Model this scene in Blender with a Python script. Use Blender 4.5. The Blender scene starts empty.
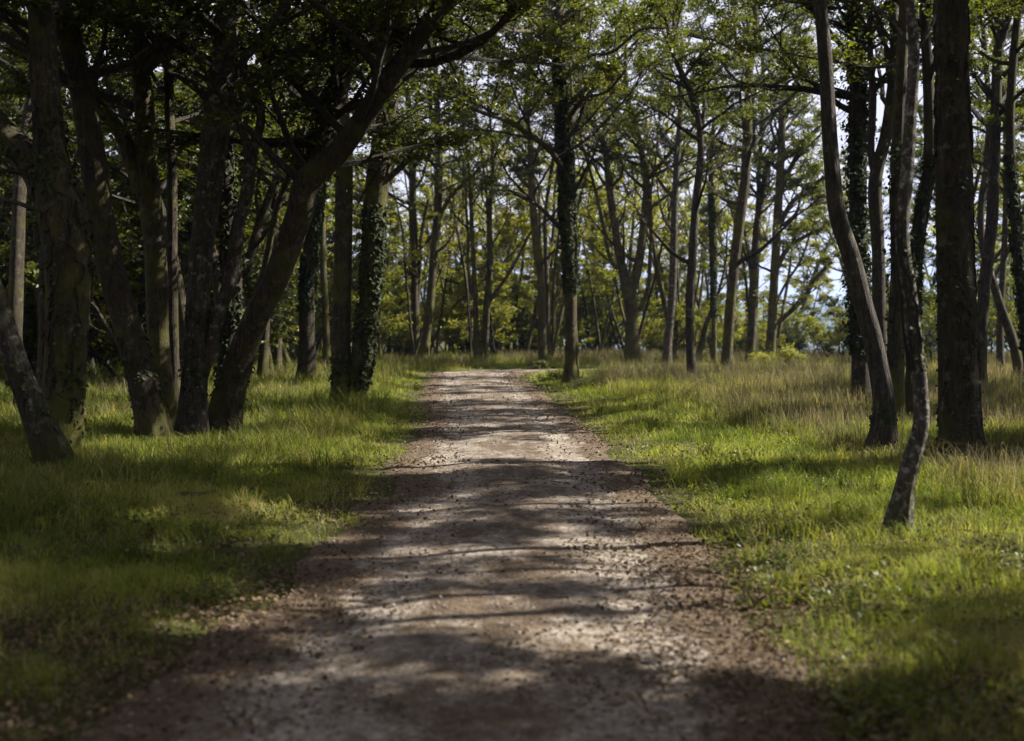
import bpy, math
import numpy as np

PI = math.pi
rng = np.random.default_rng(11)
scn = bpy.context.scene
COL = scn.collection

# ------------------------------------------------------------------ camera constants
F = 1300.0          # focal length in pixels of the 1024 wide frame
HX, HY = 512.0, 330.0
EYE = 1.55
SUN_AZ = math.radians(76.0)    # from +Y towards +X
SUN_EL = math.radians(43.0)


def P(px, py, d):
    return np.array([(px - HX) / F * d, d, EYE + (HY - py) / F * d])


# ------------------------------------------------------------------ small numpy helpers
def smooth(a, b, x):
    t = np.clip((np.asarray(x, float) - a) / (b - a), 0, 1)
    return t * t * (3 - 2 * t)


def _hash(ix, iy, seed):
    h = (ix.astype(np.int64) * 374761393 + iy.astype(np.int64) * 668265263 + seed * 144665) & 0x7fffffff
    h = ((h ^ (h >> 13)) * 1274126177) & 0x7fffffff
    return ((h ^ (h >> 16)) & 0xffff) / 65535.0


def vnoise(x, y, seed=0):
    x = np.asarray(x, float); y = np.asarray(y, float)
    ix = np.floor(x); iy = np.floor(y)
    fx = x - ix; fy = y - iy
    fx = fx * fx * (3 - 2 * fx); fy = fy * fy * (3 - 2 * fy)
    a = _hash(ix, iy, seed); b = _hash(ix + 1, iy, seed)
    c = _hash(ix, iy + 1, seed); d = _hash(ix + 1, iy + 1, seed)
    return (a * (1 - fx) + b * fx) * (1 - fy) + (c * (1 - fx) + d * fx) * fy


def fbm(x, y, seed=0, o=3):
    s = 0; w = 0.5; t = 0
    for i in range(o):
        s = s + w * vnoise(x * 2 ** i + 17.3 * i, y * 2 ** i - 9.1 * i, seed + i)
        t += w; w *= .5
    return s / t


# ------------------------------------------------------------------ mesh building
def mesh_from(name, verts, faces_list, mats, attrs=None, matidx=None, smooth_faces=False):
    """faces_list: list of int arrays (n,k) with equal k inside each array."""
    me = bpy.data.meshes.new(name)
    verts = np.ascontiguousarray(verts, dtype=np.float32)
    me.vertices.add(len(verts))
    me.vertices.foreach_set('co', verts.ravel())
    faces_list = [np.asarray(f, dtype=np.int32) for f in faces_list if len(f)]
    tot = np.concatenate([np.full(len(f), f.shape[1], np.int32) for f in faces_list])
    idx = np.concatenate([f.ravel() for f in faces_list])
    start = np.concatenate([[0], np.cumsum(tot)[:-1]]).astype(np.int32)
    me.loops.add(len(idx))
    me.loops.foreach_set('vertex_index', idx)
    me.polygons.add(len(tot))
    me.polygons.foreach_set('loop_start', start)
    me.polygons.foreach_set('loop_total', tot)
    if matidx is not None:
        me.polygons.foreach_set('material_index', np.asarray(matidx, np.int32))
    me.polygons.foreach_set('use_smooth', np.full(len(tot), smooth_faces, bool))
    for k, v in (attrs or {}).items():
        a = me.attributes.new(k, 'FLOAT', 'POINT')
        a.data.foreach_set('value', np.asarray(v, np.float32))
    for m in mats:
        me.materials.append(m)
    me.update(calc_edges=True)
    me.validate()
    return me


def link(name, me, parent=None):
    o = bpy.data.objects.new(name, me)
    COL.objects.link(o)
    if parent is not None:
        o.parent = parent
    return o


def empty(name, loc):
    o = bpy.data.objects.new(name, None)
    o.empty_display_size = .3
    COL.objects.link(o)
    o.location = loc
    return o


def tag(o, label=None, cat=None, group=None, kind=None):
    if label: o['label'] = label
    if cat: o['category'] = cat
    if group: o['group'] = group
    if kind: o['kind'] = kind
    return o


class Buf:
    """Collects tubes and leaves; slot 0 is bark, slot 1 is leaf."""
    def __init__(self):
        self.v = []; self.q = []; self.qm = []; self.t = []; self.tm = []; self.tint = []; self.n = 0

    def add(self, v, faces, m, tint):
        self.v.append(v); self.tint.append(np.broadcast_to(tint, (len(v),)).astype(float))
        (self.q if faces.shape[1] == 4 else self.t).append(faces + self.n)
        (self.qm if faces.shape[1] == 4 else self.tm).append(np.full(len(faces), m))
        self.n += len(v)

    def mesh(self, name, mats, origin=(0, 0, 0), smooth_faces=True):
        v = np.concatenate(self.v) - np.asarray(origin)
        q = np.concatenate(self.q) if self.q else np.zeros((0, 4), int)
        t = np.concatenate(self.t) if self.t else np.zeros((0, 3), int)
        mi = np.concatenate((self.qm if len(q) else []) + (self.tm if len(t) else []))
        return mesh_from(name, v, [q, t], mats, {'tint': np.concatenate(self.tint)}, mi, smooth_faces)


def catmull(pts, step):
    """Resample a polyline (n,k) as a smooth curve with about the given spacing."""
    pts = np.asarray(pts, float)
    if len(pts) < 3:
        pts = np.array([pts[0], (pts[0] + pts[-1]) / 2, pts[-1]])
    p = np.vstack([2 * pts[0] - pts[1], pts, 2 * pts[-1] - pts[-2]])
    out = []
    for i in range(1, len(p) - 2):
        L = np.linalg.norm(p[i + 1][:3] - p[i][:3])
        n = max(2, int(round(L / step)))
        t = np.linspace(0, 1, n, endpoint=False)[:, None]
        a, b, c, d = p[i - 1], p[i], p[i + 1], p[i + 2]
        out.append(.5 * ((2 * b) + (-a + c) * t + (2 * a - 5 * b + 4 * c - d) * t ** 2 + (-a + 3 * b - 3 * c + d) * t ** 3))
    out.append(p[-2][None])
    return np.vstack(out)


def tube(buf, pts, rad, n=8, m=0, tint=.5, rough=0.0, flare=False, seed=0, cap=True):
    pts = np.asarray(pts, float); rad = np.asarray(rad, float)
    k = len(pts)
    tan = np.gradient(pts, axis=0)
    tan /= np.linalg.norm(tan, axis=1)[:, None] + 1e-9
    u = np.cross(tan[0], [0.13, 1, 0.07]); u /= np.linalg.norm(u)
    U = np.zeros((k, 3))
    for i in range(k):
        u = u - tan[i] * np.dot(u, tan[i]); u /= np.linalg.norm(u) + 1e-9
        U[i] = u
    V = np.cross(tan, U)
    ang = np.arange(n) * 2 * PI / n
    r = rad[:, None] * np.ones(n)[None]
    if rough:
        s = np.concatenate([[0], np.cumsum(np.linalg.norm(np.diff(pts, axis=0), axis=1))])
        A, S = np.meshgrid(np.cos(ang) * 2 + seed * 3.1, s)
        B, _ = np.meshgrid(np.sin(ang) * 2 + seed * 1.7, s)
        nz = fbm(A * 2.2 + S * .9, B * 2.2 + S * 1.1, seed, 3) - .5
        nz2 = fbm(A + S * 2.4, B - S * 2.0, seed + 9, 2) - .5
        r = r * (1 + rough * nz * 2.0 + rough * nz2 * 1.2)
    if flare:
        z = pts[:, 2] - pts[0, 2]
        fl = np.exp(-np.maximum(z - .22, 0) / .42)[:, None]
        lob = .5 + .5 * np.cos(ang * 5 + seed) * np.cos(ang * 3 + seed * 2.3)
        r = r * (1 + fl * (.10 + .62 * lob[None] ** 1.5))
    ring = pts[:, None] + r[:, :, None] * (np.cos(ang)[None, :, None] * U[:, None] + np.sin(ang)[None, :, None] * V[:, None])
    v = ring.reshape(-1, 3)
    i = np.arange(k - 1)[:, None] * n; j = np.arange(n)[None]; j2 = (j + 1) % n
    f = np.stack([i + j, i + j2, i + n + j2, i + n + j], -1).reshape(-1, 4)
    buf.add(v, f, m, tint)
    if cap:
        c = np.vstack([v[-n:], pts[-1][None] + tan[-1] * rad[-1] * .5])
        jj = np.arange(n)
        buf.add(c, np.stack([jj, (jj + 1) % n, np.full(n, n)], -1), m, tint)


def leaves(buf, pos, nrm, size, m=1, tint=None, hero=False, aspect=.6, R=None):
    R = R or rng
    N = len(pos)
    if N == 0: return
    nrm = nrm / (np.linalg.norm(nrm, axis=1)[:, None] + 1e-9)
    t = R.normal(size=(N, 3)); t -= nrm * (t * nrm).sum(1)[:, None]
    t /= np.linalg.norm(t, axis=1)[:, None] + 1e-9
    b = np.cross(nrm, t)
    s = np.asarray(size).reshape(-1, 1) * np.ones((N, 1)) * R.uniform(.65, 1.25, (N, 1))
    w = s * aspect * .5
    fold = s * R.uniform(.02, .16, (N, 1)); droop = -s * R.uniform(0, .3, (N, 1))
    if tint is None:
        tint = R.random(N)
    if hero:
        base = pos - t * s * .5
        tip = pos + t * s * .5 + nrm * droop
        l1 = pos - t * s * .16 + b * w * .8 + nrm * fold; r1 = pos - t * s * .16 - b * w * .8 + nrm * fold
        l2 = pos + t * s * .2 + b * w + nrm * (fold + droop * .4); r2 = pos + t * s * .2 - b * w + nrm * (fold + droop * .4)
        v = np.stack([base, r1, r2, tip, l2, l1], 1).reshape(-1, 3)
        o = np.arange(N)[:, None] * 6
        f = np.concatenate([o + np.array([[0, 1, 2, 3]]), o + np.array([[0, 3, 4, 5]])])
        buf.add(v, f, m, np.repeat(tint, 6))
    else:
        base = pos - t * s * .5; tip = pos + t * s * .5 + nrm * droop
        l = pos + b * w + nrm * fold; r = pos - b * w + nrm * fold
        v = np.stack([base, r, tip, l], 1).reshape(-1, 3)
        o = np.arange(N)[:, None] * 4
        f = np.concatenate([o + np.array([[0, 1, 2]]), o + np.array([[0, 2, 3]])])
        buf.add(v, f, m, np.repeat(tint, 4))


# ------------------------------------------------------------------ materials
def new_mat(name):
    m = bpy.data.materials.new(name); m.use_nodes = True
    nt = m.node_tree; nt.nodes.clear()
    return m, nt


def N(nt, t, **kw):
    n = nt.nodes.new(t)
    for k, v in kw.items():
        if k in n.inputs.keys(): n.inputs[k].default_value = v
        else: setattr(n, k, v)
    return n


def ramp(nt, stops):
    r = nt.nodes.new('ShaderNodeValToRGB')
    e = r.color_ramp.elements
    while len(e) < len(stops): e.new(.5)
    for x, (p, c) in zip(e, stops):
        x.position = p; x.color = (*c, 1)
    return r


def leaf_mat(name, stops, trans=.42, tcol=(1.35, 1.35, .5), rough=.5, spec=.3):
    m, nt = new_mat(name); L = nt.links.new
    at = N(nt, 'ShaderNodeAttribute', attribute_name='tint')
    geo = N(nt, 'ShaderNodeNewGeometry')
    oi = N(nt, 'ShaderNodeObjectInfo')
    nz = N(nt, 'ShaderNodeTexNoise', Scale=.55, Detail=2.0)
    L(geo.outputs['Position'], nz.inputs['Vector'])
    a1 = N(nt, 'ShaderNodeMath', operation='MULTIPLY_ADD'); a1.inputs[1].default_value = .9; a1.inputs[2].default_value = -.45
    L(nz.outputs['Fac'], a1.inputs[0])
    a2 = N(nt, 'ShaderNodeMath', operation='ADD', use_clamp=True)
    L(at.outputs['Fac'], a2.inputs[0]); L(a1.outputs[0], a2.inputs[1])
    r = ramp(nt, stops); L(a2.outputs[0], r.inputs['Fac'])
    pb = N(nt, 'ShaderNodeBsdfPrincipled', Roughness=rough)
    pb.inputs['Specular IOR Level'].default_value = spec
    L(r.outputs['Color'], pb.inputs['Base Color'])
    tc = N(nt, 'ShaderNodeMix', data_type='RGBA', blend_type='MULTIPLY'); tc.inputs['Factor'].default_value = 1
    L(r.outputs['Color'], tc.inputs[6]); tc.inputs[7].default_value = (*tcol, 1)
    tr = N(nt, 'ShaderNodeBsdfTranslucent'); L(tc.outputs[2], tr.inputs['Color'])
    mx = N(nt, 'ShaderNodeMixShader'); mx.inputs['Fac'].default_value = trans
    L(pb.outputs[0], mx.inputs[1]); L(tr.outputs[0], mx.inputs[2])
    out = N(nt, 'ShaderNodeOutputMaterial'); L(mx.outputs[0], out.inputs['Surface'])
    return m


def bark_mat(name, dark, mid, pale, moss, moss_amt=.4, lichen=.25, scale=1.0, lsc=5.5, lcol=(.135, .13, .095)):
    m, nt = new_mat(name); L = nt.links.new
    geo = N(nt, 'ShaderNodeNewGeometry')
    mp = N(nt, 'ShaderNodeMapping'); mp.inputs['Scale'].default_value = (1, 1, .22)
    L(geo.outputs['Position'], mp.inputs['Vector'])
    n1 = N(nt, 'ShaderNodeTexNoise', Scale=22.0 * scale, Detail=6.0, Roughness=.65); L(mp.outputs[0], n1.inputs['Vector'])
    vo = N(nt, 'ShaderNodeTexVoronoi', Scale=34.0 * scale); vo.feature = 'DISTANCE_TO_EDGE'
    wr = N(nt, 'ShaderNodeMix', data_type='RGBA', blend_type='LINEAR_LIGHT'); wr.inputs['Factor'].default_value = .06
    L(mp.outputs[0], wr.inputs[6]); L(n1.outputs['Color'], wr.inputs[7]); L(wr.outputs[2], vo.inputs['Vector'])
    r1 = ramp(nt, [(.3, dark), (.55, mid), (.8, pale)]); L(n1.outputs['Fac'], r1.inputs['Fac'])
    cr = ramp(nt, [(0, (.35, .35, .35)), (.12, (1, 1, 1))]); L(vo.outputs['Distance'], cr.inputs['Fac'])
    mc = N(nt, 'ShaderNodeMix', data_type='RGBA', blend_type='MULTIPLY'); mc.inputs['Factor'].default_value = .8
    L(r1.outputs['Color'], mc.inputs[6]); L(cr.outputs['Color'], mc.inputs[7])
    # pale lichen blotches
    n2 = N(nt, 'ShaderNodeTexNoise', Scale=lsc, Detail=5.0, Roughness=.7); L(geo.outputs['Position'], n2.inputs['Vector'])
    l2 = ramp(nt, [(.62 - lichen * .25, (0, 0, 0)), (.72 - lichen * .2, (1, 1, 1))]); L(n2.outputs['Fac'], l2.inputs['Fac'])
    ml = N(nt, 'ShaderNodeMix', data_type='RGBA'); L(l2.outputs['Color'], ml.inputs['Factor'])
    L(mc.outputs[2], ml.inputs[6]); ml.inputs[7].default_value = (*lcol, 1)
    # moss
    n3 = N(nt, 'ShaderNodeTexNoise', Scale=1.7, Detail=6.0, Roughness=.72); L(geo.outputs['Position'], n3.inputs['Vector'])
    l3 = ramp(nt, [(.68 - moss_amt * .4, (0, 0, 0)), (.85 - moss_amt * .35, (1, 1, 1))]); L(n3.outputs['Fac'], l3.inputs['Fac'])
    # moss thickens around the foot of the trunk
    sx = N(nt, 'ShaderNodeSeparateXYZ'); L(geo.outputs['Position'], sx.inputs[0])
    ft = N(nt, 'ShaderNodeMapRange'); L(sx.outputs['Z'], ft.inputs['Value'])
    ft.inputs['From Min'].default_value = .1; ft.inputs['From Max'].default_value = 1.3; ft.inputs['To Min'].default_value = .16; ft.inputs['To Max'].default_value = 0
    fa = N(nt, 'ShaderNodeMath', operation='ADD'); L(n3.outputs['Fac'], fa.inputs[0]); L(ft.outputs['Result'], fa.inputs[1]); L(fa.outputs[0], l3.inputs['Fac'])
    mm = N(nt, 'ShaderNodeMix', data_type='RGBA'); L(l3.outputs['Color'], mm.inputs['Factor'])
    L(ml.outputs[2], mm.inputs[6]); mm.inputs[7].default_value = (*moss, 1)
    bm = N(nt, 'ShaderNodeBump', Strength=1.0, Distance=.05)
    ad = N(nt, 'ShaderNodeMath', operation='MULTIPLY_ADD'); ad.inputs[1].default_value = .9
    L(vo.outputs['Distance'], ad.inputs[0]); L(n1.outputs['Fac'], ad.inputs[2]); L(ad.outputs[0], bm.inputs['Height'])
    pb = N(nt, 'ShaderNodeBsdfPrincipled', Roughness=.88)
    pb.inputs['Specular IOR Level'].default_value = .2
    L(mm.outputs[2], pb.inputs['Base Color']); L(bm.outputs[0], pb.inputs['Normal'])
    out = N(nt, 'ShaderNodeOutputMaterial'); L(pb.outputs[0], out.inputs['Surface'])
    return m


BARK_DARK = bark_mat('oak_bark', (.019, .014, .009), (.060, .046, .029), (.13, .105, .072), (.075, .072, .016), .42, .20)
BARK_MOSS = bark_mat('mossy_bark', (.022, .016, .010), (.072, .055, .030), (.145, .115, .07), (.095, .092, .018), .58, .25)
BARK_PALE = bark_mat('pale_bark', (.026, .021, .015), (.075, .062, .046), (.16, .14, .108), (.052, .050, .016), .32, .28, 1.0, 9.0, (.22, .215, .17))
BARK_LICHEN = bark_mat('lichen_spotted_bark', (.032, .026, .019), (.105, .088, .066), (.22, .19, .15), (.065, .062, .02), .22, .42, 1.0, 20.0, (.34, .335, .28))
BARK_SMOOTH = bark_mat('smooth_bark', (.026, .021, .015), (.066, .055, .042), (.13, .112, .088), (.05, .048, .016), .25, .12, .7)
BARK_TWIG = bark_mat('twig_bark', (.025, .02, .016), (.055, .046, .036), (.10, .09, .07), (.06, .07, .02), .2, .1)

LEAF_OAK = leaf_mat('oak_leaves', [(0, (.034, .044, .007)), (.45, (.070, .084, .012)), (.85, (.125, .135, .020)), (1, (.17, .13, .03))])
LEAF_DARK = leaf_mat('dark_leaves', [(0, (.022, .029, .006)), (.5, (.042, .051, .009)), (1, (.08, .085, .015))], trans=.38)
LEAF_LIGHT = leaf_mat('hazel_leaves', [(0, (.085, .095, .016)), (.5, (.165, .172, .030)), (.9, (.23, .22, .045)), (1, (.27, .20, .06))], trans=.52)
LEAF_IVY = leaf_mat('ivy_leaves', [(0, (.012, .020, .007)), (.6, (.026, .038, .011)), (1, (.065, .075, .022))], trans=.2, rough=.65, spec=.12)
LEAF_GREY = leaf_mat('willow_leaves', [(0, (.10, .115, .075)), (.6, (.16, .175, .11)), (1, (.20, .20, .10))], trans=.35)
GRASS_SHORT = leaf_mat('short_grass_blades', [(0, (.055, .076, .013)), (.45, (.145, .178, .026)), (.8, (.24, .26, .05)), (1, (.34, .29, .14))], trans=.45, tcol=(1.2, 1.25, .5), rough=.75, spec=.12)
GRASS_TALL = leaf_mat('tall_grass_blades', [(0, (.048, .064, .014)), (.4, (.10, .118, .026)), (.7, (.18, .175, .055)), (1, (.33, .27, .14))], trans=.42, rough=.75, spec=.12)
GRASS_DRY = leaf_mat('dry_grass_stalks', [(0, (.085, .080, .036)), (.5, (.165, .138, .075)), (1, (.32, .265, .165))], trans=.35, tcol=(1.1, 1.05, .8), rough=.8, spec=.1)
LITTER = leaf_mat('dead_leaves', [(0, (.050, .036, .023)), (.5, (.095, .070, .044)), (.85, (.15, .108, .066)), (1, (.21, .155, .09))], trans=.12, tcol=(1.2, .9, .5), rough=.9, spec=.06)


def ground_material():
    m, nt = new_mat('woodland_soil'); L = nt.links.new
    geo = N(nt, 'ShaderNodeNewGeometry')
    n1 = N(nt, 'ShaderNodeTexNoise', Scale=1.3, Detail=8.0, Roughness=.7); L(geo.outputs['Position'], n1.inputs['Vector'])
    n2 = N(nt, 'ShaderNodeTexNoise', Scale=26.0, Detail=5.0, Roughness=.7); L(geo.outputs['Position'], n2.inputs['Vector'])
    r1 = ramp(nt, [(.32, (.035, .028, .016)), (.5, (.045, .048, .014)), (.68, (.06, .07, .016))]); L(n1.outputs['Fac'], r1.inputs['Fac'])
    r2 = ramp(nt, [(.3, (.5, .5, .5)), (.7, (1.3, 1.25, 1.1))]); L(n2.outputs['Fac'], r2.inputs['Fac'])
    mx = N(nt, 'ShaderNodeMix', data_type='RGBA', blend_type='MULTIPLY'); mx.inputs['Factor'].default_value = 1
    L(r1.outputs['Color'], mx.inputs[6]); L(r2.outputs['Color'], mx.inputs[7])
    bm = N(nt, 'ShaderNodeBump', Strength=.8, Distance=.04); L(n2.outputs['Fac'], bm.inputs['Height'])
    pb = N(nt, 'ShaderNodeBsdfPrincipled', Roughness=.95); pb.inputs['Specular IOR Level'].default_value = .1
    L(mx.outputs[2], pb.inputs['Base Color']); L(bm.outputs[0], pb.inputs['Normal'])
    out = N(nt, 'ShaderNodeOutputMaterial'); L(pb.outputs[0], out.inputs['Surface'])
    return m


def path_material():
    m, nt = new_mat('gravel_and_trodden_earth'); L = nt.links.new
    geo = N(nt, 'ShaderNodeNewGeometry')
    ed = N(nt, 'ShaderNodeAttribute', attribute_name='edge')
    # stones
    vo = N(nt, 'ShaderNodeTexVoronoi', Scale=38.0); L(geo.outputs['Position'], vo.inputs['Vector'])
    n2 = N(nt, 'ShaderNodeTexNoise', Scale=70.0, Detail=4.0, Roughness=.7); L(geo.outputs['Position'], n2.inputs['Vector'])
    st = ramp(nt, [(0, (.105, .086, .066)), (.5, (.210, .182, .150)), (1, (.335, .305, .265))]); L(vo.outputs['Color'], st.inputs['Fac'])
    # brown trodden leaf mould
    mp = N(nt, 'ShaderNodeMapping'); mp.inputs['Scale'].default_value = (1, .5, 1); L(geo.outputs['Position'], mp.inputs['Vector'])
    n1 = N(nt, 'ShaderNodeTexNoise', Scale=1.9, Detail=9.0, Roughness=.80); L(mp.outputs[0], n1.inputs['Vector'])
    ad = N(nt, 'ShaderNodeMath', operation='MULTIPLY_ADD'); ad.inputs[1].default_value = .36
    L(ed.outputs['Fac'], ad.inputs[0]); L(n1.outputs['Fac'], ad.inputs[2])
    mk = ramp(nt, [(.40, (0, 0, 0)), (.55, (1, 1, 1))]); L(ad.outputs[0], mk.inputs['Fac'])
    br = ramp(nt, [(.3, (.045, .031, .019)), (.6, (.105, .075, .046)), (.8, (.19, .143, .098))]); L(n2.outputs['Fac'], br.inputs['Fac'])
    mx = N(nt, 'ShaderNodeMix', data_type='RGBA'); L(mk.outputs['Color'], mx.inputs['Factor'])
    L(st.outputs['Color'], mx.inputs[6]); L(br.outputs['Color'], mx.inputs[7])
    n4 = N(nt, 'ShaderNodeTexNoise', Scale=7.0, Detail=6.0, Roughness=.75); L(geo.outputs['Position'], n4.inputs['Vector'])
    r4 = ramp(nt, [(.32, (.48, .43, .38)), (.60, (1.12, 1.10, 1.08))]); L(n4.outputs['Fac'], r4.inputs['Fac'])
    m2 = N(nt, 'ShaderNodeMix', data_type='RGBA', blend_type='MULTIPLY'); m2.inputs['Factor'].default_value = 1
    L(mx.outputs[2], m2.inputs[6]); L(r4.outputs['Color'], m2.inputs[7])
    hs = N(nt, 'ShaderNodeMath', operation='MULTIPLY_ADD'); hs.inputs[1].default_value = -1.0
    L(vo.outputs['Distance'], hs.inputs[0]); L(n2.outputs['Fac'], hs.inputs[2])
    bm = N(nt, 'ShaderNodeBump', Strength=.8, Distance=.02); L(hs.outputs[0], bm.inputs['Height'])
    bm2 = N(nt, 'ShaderNodeBump', Strength=.6, Distance=.06); L(n4.outputs['Fac'], bm2.inputs['Height']); L(bm.outputs[0], bm2.inputs['Normal'])
    pb = N(nt, 'ShaderNodeBsdfPrincipled', Roughness=.9); pb.inputs['Specular IOR Level'].default_value = .25
    L(m2.outputs[2], pb.inputs['Base Color']); L(bm2.outputs[0], pb.inputs['Normal'])
    out = N(nt, 'ShaderNodeOutputMaterial'); L(pb.outputs[0], out.inputs['Surface'])
    return m


def hill_material():
    m, nt = new_mat('hill_fields_and_woods'); L = nt.links.new
    geo = N(nt, 'ShaderNodeNewGeometry')
    n1 = N(nt, 'ShaderNodeTexNoise', Scale=.006, Detail=5.0); L(geo.outputs['Position'], n1.inputs['Vector'])
    r = ramp(nt, [(.42, (.02, .033, .016)), (.52, (.035, .055, .022)), (.62, (.08, .095, .04))]); L(n1.outputs['Fac'], r.inputs['Fac'])
    pb = N(nt, 'ShaderNodeBsdfPrincipled', Roughness=1.0); L(r.outputs['Color'], pb.inputs['Base Color'])
    out = N(nt, 'ShaderNodeOutputMaterial'); L(pb.outputs[0], out.inputs['Surface'])
    return m


def stone_mat():
    m, nt = new_mat('gravel_stones'); L = nt.links.new
    at = N(nt, 'ShaderNodeAttribute', attribute_name='tint')
    r = ramp(nt, [(0, (.08, .063, .047)), (.5, (.14, .113, .086)), (1, (.22, .185, .148))]); L(at.outputs['Fac'], r.inputs['Fac'])
    pb = N(nt, 'ShaderNodeBsdfPrincipled', Roughness=.85); L(r.outputs['Color'], pb.inputs['Base Color'])
    out = N(nt, 'ShaderNodeOutputMaterial'); L(pb.outputs[0], out.inputs['Surface'])
    return m


# ------------------------------------------------------------------ path and terrain
_py = np.array([-6., 3., 4.9, 7.5, 11.8, 18.3, 23., 28.8, 34, 40., 45, 48., 50.])
_pl = np.array([-1.6, -1.6, -1.55, -1.45, -1.27, -1.27, -1.45, -1.95, -2.3, -2.5, -2.85, -2.8, -2.6])
_pr = np.array([1.35, 1.30, 1.22, 1.22, 1.36, 1.22, 1.05, .85, .75, .15, .3, .7, 1.4])
# past 45 m the path swings away to the right; this second strip carries it on
_bx = np.array([-2.6, -1.5, 0., 2., 5., 9., 16., 30.])
_b0 = np.array([44.0, 46.2, 47.2, 48.0, 48.4, 48.6, 48.8, 50.])
_b1 = np.array([47.5, 49.3, 50.4, 51.0, 51.4, 51.6, 52.0, 53.])


def path_edges(y):
    return np.interp(y, _py, _pl), np.interp(y, _py, _pr)


def path_out(x, y):
    """Metres outside the path edge (negative inside)."""
    l, r = path_edges(y)
    d1 = np.maximum(l - x, x - r)
    d1 = np.where(y > 48.5, 9.0, d1)
    lo = np.interp(x, _bx, _b0); hi = np.interp(x, _bx, _b1)
    d2 = np.maximum(lo - y, y - hi)
    d2 = np.where(x < -2.6, 9.0, d2)
    return np.minimum(d1, d2)


def ground_z(x, y):
    x = np.asarray(x, float); y = np.asarray(y, float)
    po = path_out(x, y)
    b = (fbm(x * .35, y * .35, 3, 3) - .5) * .18 + (fbm(x * 1.6, y * 1.6, 5, 2) - .5) * .07
    near = smooth(-.1, 2.2, po) * (1 - smooth(120, 300, y))
    z = b * near + .05 * smooth(.0, 1.2, po)
    drop = smooth(66, 210, y) * smooth(4, 14, x - (y - 66) * .02)
    z = z - 22 * drop
    z = z - 22 * smooth(200, 500, y) * (1 - smooth(4, 14, x - (y - 66) * .02))
    return z


def nonuniform(a, b, fine0, fine1, step, grow=1.22):
    xs = list(np.arange(fine0, fine1 + step * .5, step))
    s = step
    while xs[-1] < b: s *= grow; xs.append(xs[-1] + s)
    s = step; lo = []
    x = fine0
    while x > a: s *= grow; x -= s; lo.append(x)
    return np.array(lo[::-1] + xs)


gx = nonuniform(-4200, 4200, -26, 26, .35); gy = nonuniform(-60, 3600, 0, 75, .4)
X, Y = np.meshgrid(gx, gy)
Z = ground_z(X, Y)
po = path_out(X, Y)
Z = Z - .06 * (po < -.25)           # bed below the path sheet
nx, ny = len(gx), len(gy)
ii = np.arange(ny - 1)[:, None] * nx + np.arange(nx - 1)[None]
gf = np.stack([ii, ii + 1, ii + nx + 1, ii + nx], -1).reshape(-1, 4)
ground = link('ground', mesh_from('ground', np.stack([X, Y, Z], -1).reshape(-1, 3), [gf], [ground_material()], smooth_faces=True))
tag(ground, kind='structure')


def strip(c0, c1, along_y, nu=40):
    """grid between two edge polylines; returns verts, faces, edge attribute"""
    n = len(c0)
    t = np.linspace(0, 1, nu)[None, :, None]
    g = c0[:, None, :] * (1 - t) + c1[:, None, :] * t
    v = np.zeros((n, nu, 3)); v[..., :2] = g
    u = np.abs(np.linspace(-1, 1, nu))[None] * np.ones((n, 1))
    v[..., 2] = .018 + .03 * (1 - u ** 2) - .10 * smooth(.93, 1, u) + (fbm(g[..., 0] * 2, g[..., 1] * 1.2, 8, 3) - .5) * .05
    # two worn wheel tracks
    v[..., 2] -= .018 * np.exp(-((u - .52) / .16) ** 2)
    i = np.arange(n - 1)[:, None] * nu + np.arange(nu - 1)[None]
    f = np.stack([i, i + 1, i + nu + 1, i + nu], -1).reshape(-1, 4)
    ed = smooth(.55, 1.0, u) - .25 * np.exp(-((u - .5) / .2) ** 2)
    return v.reshape(-1, 3), f, ed.reshape(-1)


ys = np.concatenate([np.arange(-6, 30, .12), np.arange(30, 46.5, .25)])
l, r = path_edges(ys)
wob = (fbm(ys * .8, ys * 0, 21, 3) - .5) * .5; wob2 = (fbm(ys * .8, ys * 0 + 40, 22, 3) - .5) * .5
v1, f1, e1 = strip(np.stack([l - .12 + wob, ys], 1), np.stack([r + .12 + wob2, ys], 1), True)
xs = np.arange(-2.4, 30, .3)
v2, f2, e2 = strip(np.stack([xs, np.interp(xs, _bx, _b1)], 1), np.stack([xs, np.interp(xs, _bx, _b0)], 1), False, 20)
v2[:, 2] += .006
path = link('path', mesh_from('path', np.vstack([v1, v2]), [np.vstack([f1, f2 + len(v1)])], [path_material()], {'edge': np.concatenate([e1, e2])}, smooth_faces=True))
tag(path, kind='structure')

# distant hills across the valley
hx = np.linspace(-2600, 3400, 180); hy = np.linspace(1500, 3900, 50)
X, Y = np.meshgrid(hx, hy)
Zh = -60 + 135 * smooth(1650, 2900, Y) * (.72 + .5 * fbm(X * .0016, Y * .0016, 31, 3)) + 10 * fbm(X * .008, Y * .008, 33, 2)
Zh = np.maximum(Zh - 90 * smooth(3000, 3900, Y), -62.0 + 0 * Y)
nx = len(hx)
ii = np.arange(len(hy) - 1)[:, None] * nx + np.arange(nx - 1)[None]
hf = np.stack([ii, ii + 1, ii + nx + 1, ii + nx], -1).reshape(-1, 4)
hills = link('hills', mesh_from('hills', np.stack([X, Y, Zh], -1).reshape(-1, 3), [hf], [hill_material()], smooth_faces=True))
tag(hills, kind='structure')

# ------------------------------------------------------------------ trees
UP = np.array([0, 0, 1.0])
def branch_curve(start, dirv, L, R, curve=.25, wob=.12, n=7):
    pts = [np.array(start)]
    d = np.array(dirv, float); d /= np.linalg.norm(d)
    side = R.normal(size=3) * .4
    for i in range(n):
        d = d + UP * curve / n + R.normal(size=3) * wob + side * .25 / n
        d /= np.linalg.norm(d)
        pts.append(pts[-1] + d * L / n)
    return np.array(pts)


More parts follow.
